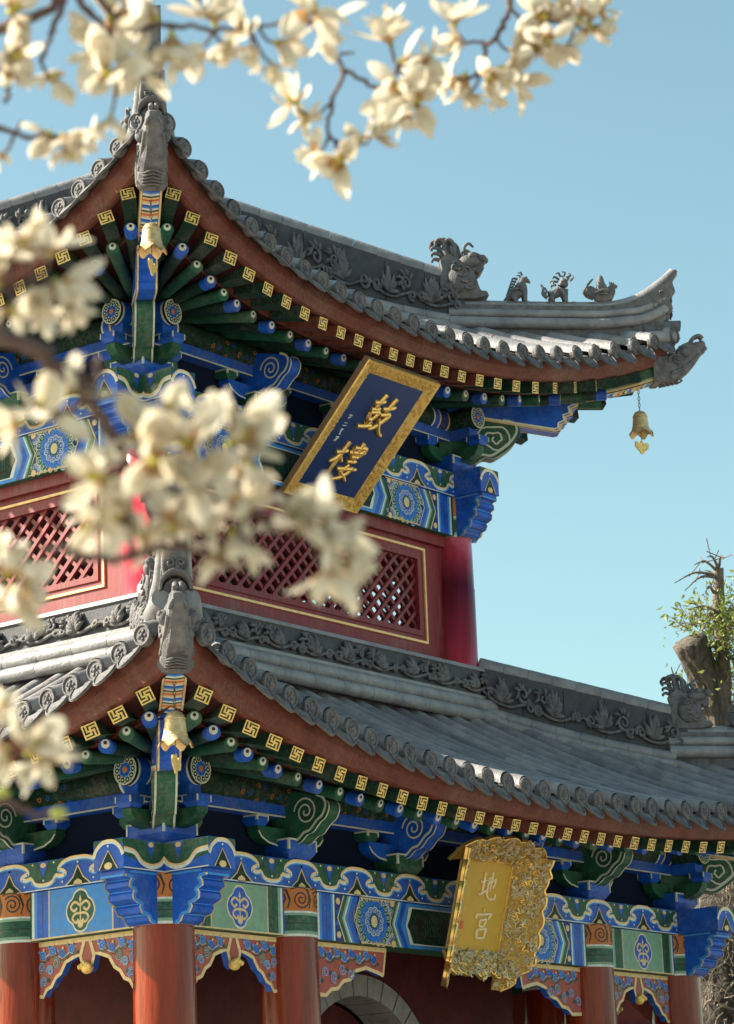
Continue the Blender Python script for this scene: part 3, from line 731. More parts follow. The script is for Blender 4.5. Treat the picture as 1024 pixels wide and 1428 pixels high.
def eave_board(L, k0=0):
    b = MB(); tc = L['tc']+.0; a = L['a']; N = 60
    xs = [-tc+2*tc*i/N for i in range(N+1)]
    xs = [math.copysign(tc*(1-max(0.0, 1-abs(x)/tc)**1.25), x) for x in xs]
    rows = []
    for x in xs:
        e = eo(L, x); z = ze(L, x); zrr = zr(L, x); t = max(0, (abs(x)-a+.35)/(tc-a+.35))
        zi = L['zp']+L['rp']+.10+.10*t*t; ob = e-L['dr']+.015
        cl = lambda o: math.copysign(min(abs(x), o), x)
        zd = zT(L, x)-.01
        pr = [(a-.10, zi+.03), (ob, zrr+.062), (ob+.012, zrr+.062), (ob+.012, zrr+.115), (ob-.012, zrr+.118), (e-.03, z+.062), (e+.005, z+.060), (e+.03, z+.072), (e+.075, zd-.075), (e+.085, zd+.005)]
        rows.append([(cl(o), -o, zz) for o, zz in pr])
    n = len(rows[0]); V = [p for r in rows for p in r]
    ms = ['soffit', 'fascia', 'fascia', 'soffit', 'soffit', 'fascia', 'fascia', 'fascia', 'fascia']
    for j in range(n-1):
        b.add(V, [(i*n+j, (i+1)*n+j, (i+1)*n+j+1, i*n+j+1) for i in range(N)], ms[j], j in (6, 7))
    return part(b, 'eave_board')
for L in (LO, UP): spread(eave_board(L), (1, 2, 3))
rest = MB()
for L in (LO, UP):
    xs = rafter_ends(L)
    for i, x in enumerate(xs):
        b = MB(); fly_rafter(b, L, x); me = b.mesh('flying_rafter')
        c = MB(); round_rafter(c, L, x, 'green' if (i % 2 == 0) else 'blue'); mc = c.mesh('round_rafter')
        for k in range(4):
            if k == 0 or (k == 1 and x > L['tc']-(2.3 if L is UP else 2.1)):
                link('flying_rafter', me, tower, T0, -k*PI/2); link('round_rafter', mc, tower, T0, -k*PI/2)
            else:
                R = Matrix.Rotation(-k*PI/2, 4, 'Z')
                for q in (b, c):
                    base = len(rest.v); rest.v += [tuple(R @ Vector(p)) for p in q.v]
                    for f, mi, sm in zip(q.f, q.m, q.sm): rest.f.append([base+j for j in f]); rest.m.append(rest.mi(q.mats[mi])); rest.sm.append(sm)
ro = rest.build('far_rafters', tower, T0); ro['kind'] = 'stuff'

# ---- tiled roof slopes
def tile_roof(L):
    b = MB(); tc = L['tc']+.12; pitch = .262; rt = .076
    n = int(tc/pitch)
    rows = [(i-n)*pitch for i in range(2*n+1)]
    if L is LO: rows = [(i+.5-n)*pitch for i in range(2*n)]
    top = L['top']
    # underlying pan surface
    NX, NY = 80, 14
    def surf(u, v):
        x = -tc+2*tc*u; yo = yE(L, x); yi = max(abs(x), top, .02); yi = min(yi, yo)
        o = yo+(yi-yo)*v; return (x, -o, zroof(L, x, o)-.012)
    b.grid(NX, NY, surf, 'tile_dark')
    for x in rows:   # cover tiles: half round pipes in stepped lengths
        yo = yE(L, x)+.015; yi = max(abs(x)+.03, top, .08)
        if yo-yi < .03: yi = yo-.06
        Lr = yo-yi; seg = .30; m = max(1, int(Lr/seg)); K = 8
        jit = random.uniform(-.006, .006); row_m = random.choice(('tile', 'tile', 'tile', 'tile', 'tile_c', 'tile_b'))
        for q in range(m):
            o0 = yo-Lr*q/m; o1 = yo-Lr*(q+1)/m-.012
            r0, r1 = rt*random.uniform(.99, 1.02)*(1.06 if q == 0 else .93), rt*(.93 if q == 0 else .905); jit += random.uniform(-.004, .004)
            V = []
            for o, r in ((o0, r0), (o1, r1)):
                zc = zroof(L, x, o)+.060
                V += [(x+jit+r*math.cos(PI*(-.08+1.16*i/K)), -o, zc+r*math.sin(PI*(-.08+1.16*i/K))) for i in range(K+1)]
            b.add(V, [(i, i+1, K+2+i, K+1+i) for i in range(K)], (row_m if random.random() < .86 else random.choice(('tile', 'tile_b', 'tile_c'))), True)
            # small front lip of each tile
            V2 = [V[i] for i in range(K+1)]+[(p[0]*.98+(x+jit)*.02, p[1]+.001, p[2]-.002) for p in V[:K+1]]
            b.add(V2, [(i, i+1, K+2+i, K+1+i) for i in range(K)], 'tile_dark')
        # round end tile with a raised boss
        zc = zroof(L, x, yo)+.050
        fn = lambda p, q_, h: (x+jit+p, -(yo+h), zc+q_)
        C = [(rt*1.06*math.cos(2*PI*i/16), rt*1.06*math.sin(2*PI*i/16)) for i in range(16)]
        b.prism(C, fn, -.03, .012, 'clay', None, True)
        b.tube([fn(p[0]*.86, p[1]*.86, .014) for p in C]+[fn(C[0][0]*.86, C[0][1]*.86, .014)], .009, 'clay', 6, False)
        for i in range(5):
            a_ = 2*PI*i/5+x; b.ball(fn(.030*math.cos(a_), .030*math.sin(a_), .013), .014, 'clay', n=6, k=4, sc=(1, .7, 1))
        b.ball(fn(0, 0, .013), .018, 'clay', n=7, k=5)
    for x0, x1 in zip(rows[:-1], rows[1:]):   # drip tiles between the rows
        x = (x0+x1)/2; yo = yE(L, x)-.03; z = zroof(L, x, yo)-.012
        w2 = pitch/2-.028; sl = (zT(L, x1)-zT(L, x0))
        def fn(p, q_, h): return (x+p, -(yo+.035+h+.80*(-q_)+.03*(1-(p/w2)**2)), z+q_+sl*p/pitch-.028*(1-(p/w2)**2)*1.0)
        P = cr([(-w2, .03), (-w2*.99, -.02), (-w2*.80, -.058), (-w2*.42, -.086), (0, -.100), (w2*.42, -.086), (w2*.80, -.058), (w2*.99, -.02), (w2, .03)], 2)
        P2 = P+[(w2*.5, .02), (0, .012), (-w2*.5, .02)]
        cen = [(px*.62, py*.62-.008) for px, py in P]
        V = [fn(px, py, .018) for px, py in P]+[fn(px, py, .012) for px, py in cen]+[fn(px, py, -.002) for px, py in P]
        k = len(P)
        b.add(V, [(i, i+1, k+i+1, k+i) for i in range(k-1)], 'clay', True)
        b.add(V, [list(range(k, 2*k))], 'clay'); b.add(V, [(i+1, i, 2*k+i, 2*k+i+1) for i in range(k-1)], 'clay')
        b.add(V, [list(range(2*k, 3*k))[::-1]], 'clay')
        b.tube([fn(px*.84, py*.84-.004, .02) for px, py in P], .007, 'clay', 5, False)
        b.strip(spiral((0, -.04), .006, .03, 1.4, x, 10), .009, fn, .024, 'clay')
        # the concave pan tile behind it
        V = []
        for o in (yo+.04, yo-.30):
            oo = max(o, abs(x)+.02)
            for i in range(7):
                p = -w2+2*w2*i/6; V.append((x+p, -oo, zroof(L, x, oo)+sl*p/pitch+.02-.03*(1-(p/w2)**2)))
        b.add(V, [(i, i+1, 8+i, 7+i) for i in range(6)], 'tile', True)
    return part(b, 'roof_slope')
for L in (LO, UP): spread(tile_roof(L), (1, 2, 3))

# ---- carved floral relief
def floral(b, fn, u0, u1, v0, v1, seed, m='clay'):
    rg = random.Random(seed); H = v1-v0; vm = (v0+v1)/2
    n = max(1, round((u1-u0)/.46)); P = (u1-u0)/n
    P3 = lambda p, h: fn(p[0], p[1], h)
    for i in range(n):
        c = u0+(i+.5)*P
        # stem wave
        wv = cr([(c-P*.5, vm-.1*H), (c-P*.25, v0+.2*H), (c, v0+.16*H), (c+P*.25, v0+.3*H), (c+P*.5, vm-.1*H)], 4)
        b.tube([P3(p, .022) for p in wv], .017, m, 6)
        # leaf fan
        lean = rg.uniform(-.30, .30); nl = rg.choice((7, 8, 9, 10)); vs = rg.uniform(.85, 1.12)
        for j in range(nl):
            an = rad(18)+rad(144)*j/(nl-1)+lean+rg.uniform(-.10, .10); Lf = H*(.55+.2*math.sin(PI*j/(nl-1)))*vs
            base = (c-.05+rg.uniform(-.01, .01), v0+.24*H); R = lambda q: q
            pts = []
            for q in range(5):
                t = q/4; pts.append((base[0]+math.cos(an+.25*t*(1 if an < PI/2 else -1))*Lf*t*.9, min(v1-.005, base[1]+math.sin(an)*Lf*t)))
            b.tube([P3(p, .020+.030*math.sin(PI*q/4)) for q, p in enumerate(pts)], [.010, .022, .026, .020, .006], m, 6)
        # curls on either side
        fl = rg.choice((-1, 1))
        for s, cc, r in ((1, (c+fl*P*.30, vm+rg.uniform(.02, .15)*H), H*rg.uniform(.19, .26)), (-1, (c-fl*P*.36, vm-.14*H), H*rg.uniform(.14, .2)), (1, (c+fl*P*.42, vm-.2*H), H*.15)):
            sp = spiral(cc, .012, r, 1.35, rg.uniform(0, 6), 16)
            b.tube([P3((p[0], max(v0, min(v1, p[1]))), .03+.012*math.sin(q*.4)) for q, p in enumerate(sp)], lambda t: .010+.011*t, m, 6)
        for j in range(5):
            an = rad(40+35*j)+rg.uniform(-.3, .3); cc = (c+fl*P*.3, vm+.1*H)
            p1 = (cc[0]+math.cos(an)*H*.2, cc[1]+math.sin(an)*H*.18); p2 = (cc[0]+math.cos(an+.3)*H*.42, max(v0, min(v1, cc[1]+math.sin(an+.3)*H*.36)))
            b.tube([P3(p1, .03), P3(((p1[0]+p2[0])/2, (p1[1]+p2[1])/2), .045), P3(p2, .022)], [.014, .021, .005], m, 6)
# ---- ridge round the foot of the upper storey
def skirt_ridge():
    b = MB(); a = 2.29
    def course(o, z, r, e):
        xs = [-(o+e)+2*(o+e)*i/12 for i in range(13)]
        for i in range(12):
            x0, x1 = xs[i]+.002, xs[i+1]-.002
            b.tube([(x0, -o, z), (x0+.02, -o, z), (x1-.02, -o, z), (x1, -o, z)], [r*.95, r, r, r*.95], 'tile', 14, True)
    course(2.46, 4.845, .062, .0); course(2.40, 4.965, .066, .0)
    b.box((0, -2.36, 4.905), (2*2.42, .10, .02), 'tile_dark'); b.box((0, -2.30, 4.9), (2*2.36, .12, .3), 'tile_dark')
    b.box((0, -2.30, 5.045), (2*2.40, .20, .034), 'tile')
    b.box((0, -2.30, 5.18), (2*2.37, .14, .24), 'tile_dark')
    # sloping stone coping
    V = [(s*(2.36+o), -(2.30+o2), z) for s in (-1, 1) for o, o2, z in ((.05, .06, 5.29), (.07, .09, 5.30), (.06, .08, 5.335), (-.10, -.12, 5.40))]
    b.add(V, [(i, i+1, 5+i, 4+i) for i in range(3)], 'tile')
    floral(b, lambda u, v, h: (u, -(2.37+h), v), -2.36, 2.36, 5.065, 5.29, 4)
    return part(b, 'carved_ridge')
spread(skirt_ridge(), (1, 2, 3))

# ---- hip ridges with their beasts (built on the right-hand corner, t runs along x = -y)
def ridge_beast_big(b):
    """horned beast facing outward; local x = outward, z = up, y = across; height about .62"""
    pr = cr([(-.17, 0), (-.18, .12), (-.16, .24), (-.17, .33), (-.10, .38), (-.02, .33), (.03, .36), (.10, .40), (.17, .37), (.21, .31), (.165, .28), (.19, .245), (.15, .20), (.11, .22), (.13, .12), (.155, .04), (.20, .03), (.22, -.01)], 3)
    for y0, y1, s in ((-.075, .075, 1.0),): b.prism(pr+[(.1, -.04), (-.17, -.04)], lambda u, v, h: (u, h, v), y0, y1, 'clay')
    for s in (-1, 1):
        f = lambda u, v, h: (u, s*(.076+h), v)
        b.ball(f(.0, .15, 0), .11, 'clay', sc=(1.1, .35, 1.25)); b.ball(f(.075, .31, 0), .075, 'clay', sc=(1.2, .5, .8))
        b.ball(f(.085, .355, .02), .03, 'clay'); b.ball(f(.175, .34, .0), .04, 'clay', sc=(1, .8, .8))
        for i in range(3): b.tube([f(*p, .03) for p in spiral((-.06+.05*i, .245-.02*i), .008, .045, 1.3, i, 12)], .011, 'clay', 6)
        for i in range(4): b.tube([f(.02-.03*i, .05+.06*i, .035), f(.06-.03*i, .03+.06*i, .045), f(.10-.03*i, .06+.06*i, .03)], .012, 'clay', 6)
    for i in range(5):   # comb of curled mane locks rising at the back
        x = -.15+.038*i; y = (-1)**i*.02
        b.tube(cr([(x+.03, y, .30), (x-.005, y, .42), (x-.015, y, .52-.02*abs(i-2)), (x-.05, y, .56-.02*abs(i-2)), (x-.085, y, .53-.02*abs(i-2)), (x-.08, y, .50-.02*abs(i-2))], 4), lambda t: .026-.014*t, 'clay', 7)
    for i in range(4):
        x = -.19; z = .34+.055*i; b.tube(cr([(x+.05, 0, z), (x-.01, 0, z+.02), (x-.04, 0, z+.005), (x-.035, 0, z-.015)], 3), lambda t: .02-.01*t, 'clay', 6)
    for s in (-1, 1): b.tube(cr([(.05, s*.05, .38), (.03, s*.07, .44), (.07, s*.075, .48), (.11, s*.06, .45)], 3), lambda t: .02-.01*t, 'clay', 6)
    b.tube(cr([(.17, 0, .36), (.215, 0, .37), (.225, 0, .34), (.2, 0, .33)], 3), .017, 'clay', 6)
def small_beast(kind, parent, loc, rz):
    """a ridge figure facing outward (+x), about .27 high"""
    ext = []
    if kind == 0:      # crouching beast with a crested neck and hooked beak
        v = [(-.03,0,.10), (.01,0,.15), (.025,0,.205), (.03,0,.24), (.065,0,.235), (.095,0,.205), (-.085,0,.055), (-.135,0,.015), (.035,.03,.09), (.04,.034,0), (.035,-.03,.09), (.04,-.034,0), (-.06,.04,.04), (-.03,.045,0), (-.06,-.04,.04), (-.03,-.045,0)]
        e = [(0,1),(1,2),(2,3),(3,4),(4,5),(0,6),(6,7),(1,8),(8,9),(1,10),(10,11),(0,12),(12,13),(0,14),(14,15)]
        r = [.058,.058,.045,.042,.030,.010,.045,.020,.028,.020,.028,.020,.034,.020,.034,.020]
        for i in range(6): ext.append(([(-.012-.012*i, 0, .245-.026*i), (-.05-.010*i, 0, .25-.030*i), (-.062-.010*i, 0, .225-.030*i)], .014))
        for sg in (-1, 1):
            ext += [([(.02, sg*.03, .265), (.01, sg*.035, .295), (-.015, sg*.03, .29)], .012), ([(.05, sg*.042, .245), (.062, sg*.044, .248)], .011), ([(-.02, sg*.055, .13), (-.07, sg*.065, .115), (-.10, sg*.055, .075)], .018), ([(.0, sg*.055, .16), (-.05, sg*.06, .155)], .012)]
    elif kind == 1:    # lion with a shaggy head and a flame tail
        v = [(-.045,0,.105), (.02,0,.125), (.035,0,.18), (.045,0,.215), (.085,0,.205), (-.085,0,.085), (.045,.032,.08), (.05,.034,0), (.045,-.032,.08), (.05,-.034,0), (-.075,.036,.05), (-.055,.038,0), (-.075,-.036,.05), (-.055,-.038,0), (.075,0,.18)]
        e = [(0,1),(1,2),(2,3),(3,4),(0,5),(1,6),(6,7),(1,8),(8,9),(5,10),(10,11),(5,12),(12,13),(2,14)]
        r = [.050,.056,.052,.056,.036,.045,.028,.020,.028,.020,.030,.020,.030,.020,.026]
        ext.append(([(-.10, 0, .06), (-.135, 0, .10), (-.13, 0, .15), (-.15, 0, .19)], .022)); ext.append(([(-.115, 0, .10), (-.105, 0, .13), (-.12, 0, .165)], .014))
        for sg in (-1, 1):
            for i in range(5): a = rad(40+38*i); ext.append(([(.03+.045*math.cos(a), sg*.035, .215+.045*math.sin(a)), (.03+.085*math.cos(a), sg*.05, .215+.08*math.sin(a)), (.03+.09*math.cos(a+.3), sg*.045, .215+.085*math.sin(a+.3))], .013))
            ext += [([(.10, sg*.02, .235), (.125, sg*.022, .255), (.12, sg*.02, .275)], .009), ([(.075, sg*.038, .235), (.088, sg*.038, .237)], .012)]
    else:              # rider sitting upright on a rooster with a fan tail
        v = [(0,0,.075), (.055,0,.09), (.085,0,.14), (.098,0,.185), (.140,0,.172), (-.06,0,.085), (-.10,0,.13), (-.105,0,.18), (.0,.03,.0), (.0,-.03,.0), (-.01,0,.15), (-.008,0,.205), (-.006,0,.252), (-.006,0,.292), (.035,.028,.14), (.035,-.028,.14)]
        e = [(0,1),(1,2),(2,3),(3,4),(0,5),(5,6),(6,7),(0,8),(0,9),(0,10),(10,11),(11,12),(12,13),(10,14),(10,15)]
        r = [.082,.072,.050,.038,.010,.068,.060,.040,.045,.045,.050,.042,.036,.012,.022,.022]
        for sg in (-1, 0, 1):
            for i in range(4): ext.append(([(-.07, sg*.03, .06+.01*i), (-.125, sg*.035, .09+.025*i), (-.15+.018*i, sg*.03, .13+.03*i), (-.125+.018*i, sg*.02, .165+.026*i)], .013))
        for sg in (-1, 1): ext += [([(.04, sg*.066, .11), (-.02, sg*.082, .105), (-.07, sg*.065, .085)], .02), ([(.03, sg*.07, .08), (-.03, sg*.078, .07)], .016)]
        for i in range(3): ext.append(([(.075+.014*i, 0, .20), (.070+.016*i, 0, .225-.004*i)], .010))
    me = skin('_mesh', [(x*1.18, y*1.25, z*1.04) for x, y, z in v], e, [q*.98 for q in r], 'clay', sub=2, rough=.005)
    b = MB(); b.add([tuple(p.co) for p in me.vertices], [tuple(p.vertices) for p in me.polygons], 'clay', True); bpy.data.meshes.remove(me)
    for pts, rr in ext: b.tube([(x*1.18, y*1.25, z*1.04) for x, y, z in cr(pts, 4)], lambda t: rr*(1-.55*t), 'clay', 7)
    b.box((0, 0, -.012), (.30, .12, .024), 'clay')
    return b.build('ridge_figure', parent, loc, rz)
def hip(L, front):
    dt, dz = (0, 0) if L is UP else (1.34, -4.22)
    tc = 3.66+dt
    top_extra = .26 if front else .0
    zs = lambda t: zroof(L, t, t)
    b = MB()
    t0, t1 = (.12, 2.32) if L is UP else (2.30, 3.68)
    # tall carved section
    zt = (lambda t: 10.34-.487*t) if L is UP else (lambda t: 5.43-.37*(t-2.29))
    nseg = 8 if L is UP else 5
    for i in range(nseg):
        u0, u1 = t0+(t1-t0)*i/nseg, t0+(t1-t0)*(i+1)/nseg
        V = []
        for t in (u0+.002, u1-.002):
            for wv, z in ((-.10, zs(t)-.02), (-.10, zs(t)+.10), (-.075, zs(t)+.11), (-.075, zt(t)-.075), (.075, zt(t)-.075), (.075, zs(t)+.11), (.10, zs(t)+.10), (.10, zs(t)-.02)): V.append(DG(t, z, wv))
        b.add(V, [(j, j+1, 9+j, 8+j) for j in range(7)]+[(0, 1, 2, 3, 4, 5, 6, 7), (15, 14, 13, 12, 11, 10, 9, 8)], 'tile_dark')
    for i in range(int((t1-t0)/.16)):
        u0 = t0+i*.16; u1 = min(u0+.158, t1)
        b.tube([DG(u0, zt(u0)-.055, 0), DG(u0+.012, zt(u0+.012)-.055, 0), DG(u1, zt(u1)-.055, 0)], [.078, .082, .080], 'tile', 14)
        for wv in (-.10, .10):
            b.tube([DG(u0, zs(u0)+.10, wv), DG(u0+.01, zs(u0+.01)+.10, wv), DG(u1, zs(u1)+.10, wv)], [.050, .054, .052], 'tile', 12)
            b.tube([DG(u0, zs(u0)+.02, wv*1.35), DG(u1, zs(u1)+.02, wv*1.35)], .05, 'tile', 12)
    K = 1.41421
    for s in (-1, 1):
        def fn(u, v, h):   # u measured along the ridge, v = 0..1 between the mouldings
            t = u/K; z0_, z1_ = zs(t)+.16, zt(t)-.12
            return DG(t, z0_+(z1_-z0_)*(v/.24), s*(.076+h))
        floral(b, fn, t0*K+.02, t1*K-.05, 0, .24, 11+s)
    # low outer section: stacked courses sweeping up into the tip
    P = lambda t, z: (t+dt, z+dz)
    topl = cr([(2.20, 8.97), (2.7, 8.96), (3.1, 8.955), (3.34, 8.965), (3.5, 9.02), (3.62, 9.11+.25*top_extra), (3.72, 9.22+.6*top_extra), (3.80, 9.34+top_extra)], 4)
    base = lambda t: zs(t+dt)-dz
    tops = [P(*p) for p in topl]
    b.tube([DG(t, z-.05, 0) for t, z in tops], lambda f: .070-.02*max(0, f-.8)*5, 'tile', 12)
    for i in range(1, 8):
        t = 2.28+i*.16; j = min(range(len(topl)), key=lambda q: abs(topl[q][0]-t)); z = topl[j][1]
        b.tube([DG(t+dt-.007, z+dz-.05, 0), DG(t+dt+.007, z+dz-.05, 0)], .075, 'tile', 12)
    for s in (-1, 1):
        for off, wv, r in ((.13, .070, .045), (.235, .10, .06)):
            pts = [(t, max(z-off-(max(0, t-3.4)*.28), base(t)+.02 if t < 3.6 else -99)) for t, z in topl if t < 3.74]
            b.tube([DG(t+dt, z+dz, s*wv*(1-.35*max(0, (t-3.45)/.3))) for t, z in pts], lambda f: r*(1-.25*f), 'tile', 10)
    # core slab with the carved upswept end
    out = [(2.20, 8.93)]+[(t, z-.045) for t, z in topl]
    out += cr([(3.815, 9.27+top_extra*.8), (3.775, 9.16+top_extra*.5), (3.79, 9.06+top_extra*.25), (3.75, 8.98), (3.765, 8.88), (3.70, 8.76), (3.62, 8.66)], 3)+[(3.4, 8.60), (2.20, 8.56)]
    b.prism([P(*p) for p in out], lambda u, v, h: DG(u, v, h), -.08, .08, 'clay')
    for s in (-1, 1):
        for c_, r_ in (((3.66, 8.93), .055), ((3.70, 9.05), .04), ((3.60, 8.82), .05)):
            b.tube([DG(p[0]+dt, p[1]+dz, s*.081) for p in spiral(c_, .008, r_, 1.3, s, 12)], .012, 'clay', 6)
    # carved face of the tip, seen from in front of the corner
    fz = lambda y, z, h: DG(3.765+dt+h-.02*abs(z-9.0), z+dz, y)
    for s in (-1, 1):
        for zc in (8.84, 8.98, 9.10):
            b.tube([fz(s*.035+p[0], zc+p[1], .0) for p in spiral((0, 0), .006, .034, 1.3, 1.5+s, 10)], .009, 'clay', 6)
        b.tube(cr([fz(s*.02, 8.74, -.05), fz(s*.075, 8.80, -.03), fz(s*.07, 8.92, -.04), fz(s*.03, 8.97, -.02)], 3), .016, 'clay', 6)
    # arched tile end under the tip and two corner end tiles
    K2 = 14; V = []      # arched hood tile over a round neck
    for t, r in ((3.55, .105), (3.80, .115), (3.795, .094), (3.60, .085)):
        V += [DG(t+dt+(.02 if t > 3.7 else 0)*math.sin(PI*j/K2), 8.665+dz+r*1.05*math.sin(PI*(-.06+1.12*j/K2)), r*math.cos(PI*(-.06+1.12*j/K2))) for j in range(K2+1)]
    b.add(V, [(r*(K2+1)+j, r*(K2+1)+j+1, (r+1)*(K2+1)+j+1, (r+1)*(K2+1)+j) for r in range(3) for j in range(K2)], 'clay', True)
    b.tube([DG(3.58+dt, 8.64+dz, 0), DG(3.75+dt, 8.65+dz, 0)], .085, 'clay', 16); b.ball(DG(3.74+dt, 8.60+dz, 0), .07, 'clay', sc=(.9, .9, .9))
    for s in (-1, 1): b.tube([DG(3.50+dt, 8.56+dz, s*.14), DG(3.76+dt, 8.59+dz, s*.10)], .066, 'tile', 12)
    pass
    o = part(b, 'hip_ridge')
    # beasts as sub-parts
    q = PI/4
    bb = MB(); ridge_beast_big(bb); be = bb.build('ridge_beast', o, DG((2.30 if L is UP else 3.70)+0, 9.02 if L is UP else 4.775, 0), -q); be.scale = (1.18, 1.3, 1.08) if L is UP else (1.0, 1.1, .88)
    for kind, t in ((0, 2.71), (1, 2.985), (2, 3.285)):
        small_beast(kind, o, DG(t+dt, 8.955+dz, 0), -q)
    return o
hips = {}
for L in (LO, UP):
    h0 = hip(L, False); h1 = hip(L, True); h1.rotation_euler = (0, 0, -PI/2)
    copy_tree(h0, tower, -PI); copy_tree(h0, tower, -1.5*PI)

# ---- corner beams and dragon-head sleeves
def corner_beam(L):
    dt, dz = (0, 0) if L is UP else (1.34, -4.22)
    P = lambda t, z: (t+dt, z+dz)
    b = MB(); fd = lambda u, v, h: DG(u, v, h); hw = .085
    # lower beam with its scalloped head
    head = [(2.90, 7.63), (2.93, 7.64), (2.935, 7.69), (2.975, 7.715), (2.97, 7.77), (3.015, 7.79), (3.01, 7.85), (3.055, 7.88), (3.06, 7.95)]
    low = [P(*p) for p in [(2.16, 7.80), (2.44, 7.735)]+head+[(3.0, 8.06), (2.16, 8.08)]]
    b.prism(low, fd, -hw, hw, 'blue')
    edge = [P(*p) for p in [(2.3, 7.77), (2.44, 7.735)]+head]
    for d in (-hw-.003, hw+.003):
        b.strip([(u-.004, v+.014) for u, v in edge], .022, fd, d, 'cream'); b.strip([(u-.016, v+.034) for u, v in edge], .014, fd, d*1.01, 'white')
    n = len(edge); V = []
    for dd in (-hw+.002, -hw+.016, hw-.016, hw-.002): V += [fd(u+.004, v-.004, dd) for u, v in edge]
    b.add(V, [(i, i+1, n+i+1, n+i) for i in range(n-1)]+[(2*n+i, 2*n+i+1, 3*n+i+1, 3*n+i) for i in range(n-1)], 'cream')
    # upper beam rising to the corner, striped belly
    bot = cr([(2.98, 7.955), (3.2, 8.0), (3.42, 8.07), (3.62, 8.155)], 6)
    up_ = [P(*p) for p in bot+[(3.62, 8.42), (3.2, 8.34), (2.9, 8.2)]]
    b.prism(up_, fd, -hw, hw, 'green')
    bl = [P(*p) for p in bot]
    for d in (-hw-.003, hw+.003):
        b.strip([(u, v+.016) for u, v in bl], .022, fd, d, 'cream'); b.strip([(u, v+.036) for u, v in bl], .012, fd, d*1.01, 'lgreen')
        b.strip([P(3.605, 8.17), P(3.605, 8.41), P(3.3, 8.345)], .022, fd, d*1.012, 'cream')
    n = len(bl); V = []
    for dd in (-hw+.0, -hw+.016, hw-.016, hw-.0): V += [fd(u+.002, v-.005, dd) for u, v in bl]
    b.add(V, [(i, i+1, n+i+1, n+i) for i in range(n-1)]+[(2*n+i, 2*n+i+1, 3*n+i+1, 3*n+i) for i in range(n-1)], 'cream')
    def at(f):
        x = f*(n-1); i = min(int(x), n-2); t = x-i
        return (bl[i][0]+(bl[i+1][0]-bl[i][0])*t, bl[i][1]+(bl[i+1][1]-bl[i][1])*t)
    cols = ['orange_red', 'cream', 'white', 'blue', 'lblue', 'white', 'green', 'cream']
    ns = 30
    for i in range(ns):
        f0, f1 = .22+.78*i/ns, .22+.78*(i+1)/ns; c = cols[(ns-1-i) % 8]
        for s in (-1, 1):
            V = []
            for f, wv in ((f0, 0), (f0+.02, s*.066), (f1+.02 if f1+.02 < 1 else 1, s*.066), (f1, 0)):
                u, v = at(min(1, f)); V.append(fd(u+.001, v-.0045, wv))
            b.add(V, [(0, 1, 2, 3)], c)
    V = []
    for f, wv in ((.02, -.066), (.02, .066), (.2, .066), (.2, -.066)): u, v = at(f); V.append(fd(u, v-.0045, wv))
    b.add(V, [(0, 1, 2, 3)], 'blue')
    o = part(b, 'corner_beam')
    # sleeve in the form of a beast's head
    m = MB()
    secs = [(3.595, .128, 8.12, 8.44), (3.64, .124, 8.125, 8.44), (3.645, .112, 8.135, 8.43), (3.72, .104, 8.15, 8.435), (3.77, .098, 8.175, 8.46), (3.775, .104, 8.18, 8.475), (3.82, .096, 8.215, 8.53), (3.86, .078, 8.26, 8.555), (3.90, .070, 8.325, 8.55), (3.935, .066, 8.395, 8.56), (3.965, .056, 8.455, 8.58), (3.985, .036, 8.50, 8.56)]
    V = []; prof = [(-.72, 0), (.72, 0), (1, .14), (1, .86), (.66, 1), (-.66, 1), (-1, .86), (-1, .14)]
    for t, hw_, zb, zt_ in secs: V += [DG(t+dt, zb+(zt_-zb)*q_+dz, p_*hw_) for p_, q_ in prof]
    n8 = len(prof); ns_ = len(secs)
    m.add(V, [(i*n8+j, i*n8+(j+1) % n8, (i+1)*n8+(j+1) % n8, (i+1)*n8+j) for i in range(ns_-1) for j in range(n8)]+[tuple(range(n8))[::-1], tuple(range((ns_-1)*n8, ns_*n8))], 'clay')
    for i in range(5):   # curved chin plates on the belly
        m.tube(cr([DG(3.66+.03*i+dt, 8.13+.008*i+dz, -.075), DG(3.69+.03*i+dt, 8.128+.012*i+dz, 0), DG(3.66+.03*i+dt, 8.13+.008*i+dz, .075)], 4), .008, 'clay', 6)
    for s in (-1, 1):
        fz = lambda t, z, h: DG(t+dt, z+dz, s*((.106 if t < 3.8 else .085 if t < 3.87 else .07)+h))
        m.ball(fz(3.83, 8.44, 0), .055, 'clay', sc=(1, 1, 1)); m.ball(fz(3.845, 8.46, .03), .024, 'clay')
        m.tube([fz(*p, .0) for p in spiral((3.765, 8.36), .01, .06, 1.4, 1, 14)], .014, 'clay', 6)
        m.tube(cr([fz(3.93, 8.42, 0), fz(3.88, 8.35, .01), fz(3.80, 8.27, .01), fz(3.72, 8.22, 0)], 3), .015, 'clay', 6)
        m.tube(cr([fz(3.88, 8.53, -.03), fz(3.90, 8.60, -.05), fz(3.945, 8.63, -.05), fz(3.97, 8.60, -.05)], 3), .02, 'clay', 7)
        m.tube([fz(3.615, 8.14, 0), fz(3.615, 8.42, 0)], .014, 'clay', 6)
    for i in range(6):   # brow ridges across the snout
        t = 3.80+.028*i; z = 8.51+.010*i; m.tube(cr([DG(t+dt, z+dz-.01, -.06), DG(t+dt+.012, z+dz+.012, 0), DG(t+dt, z+dz-.01, .06)], 4), .012, 'clay', 6)
    for s in (-1, 1): m.tube(cr([DG(3.97+dt, 8.52+dz, s*.03), DG(3.985+dt, 8.49+dz, s*.05), DG(3.96+dt, 8.46+dz, s*.06)], 3), .014, 'clay', 6)
    m.build('beast_sleeve', o)
    return o
for L in (LO, UP): spread(corner_beam(L), (1, 2, 3))

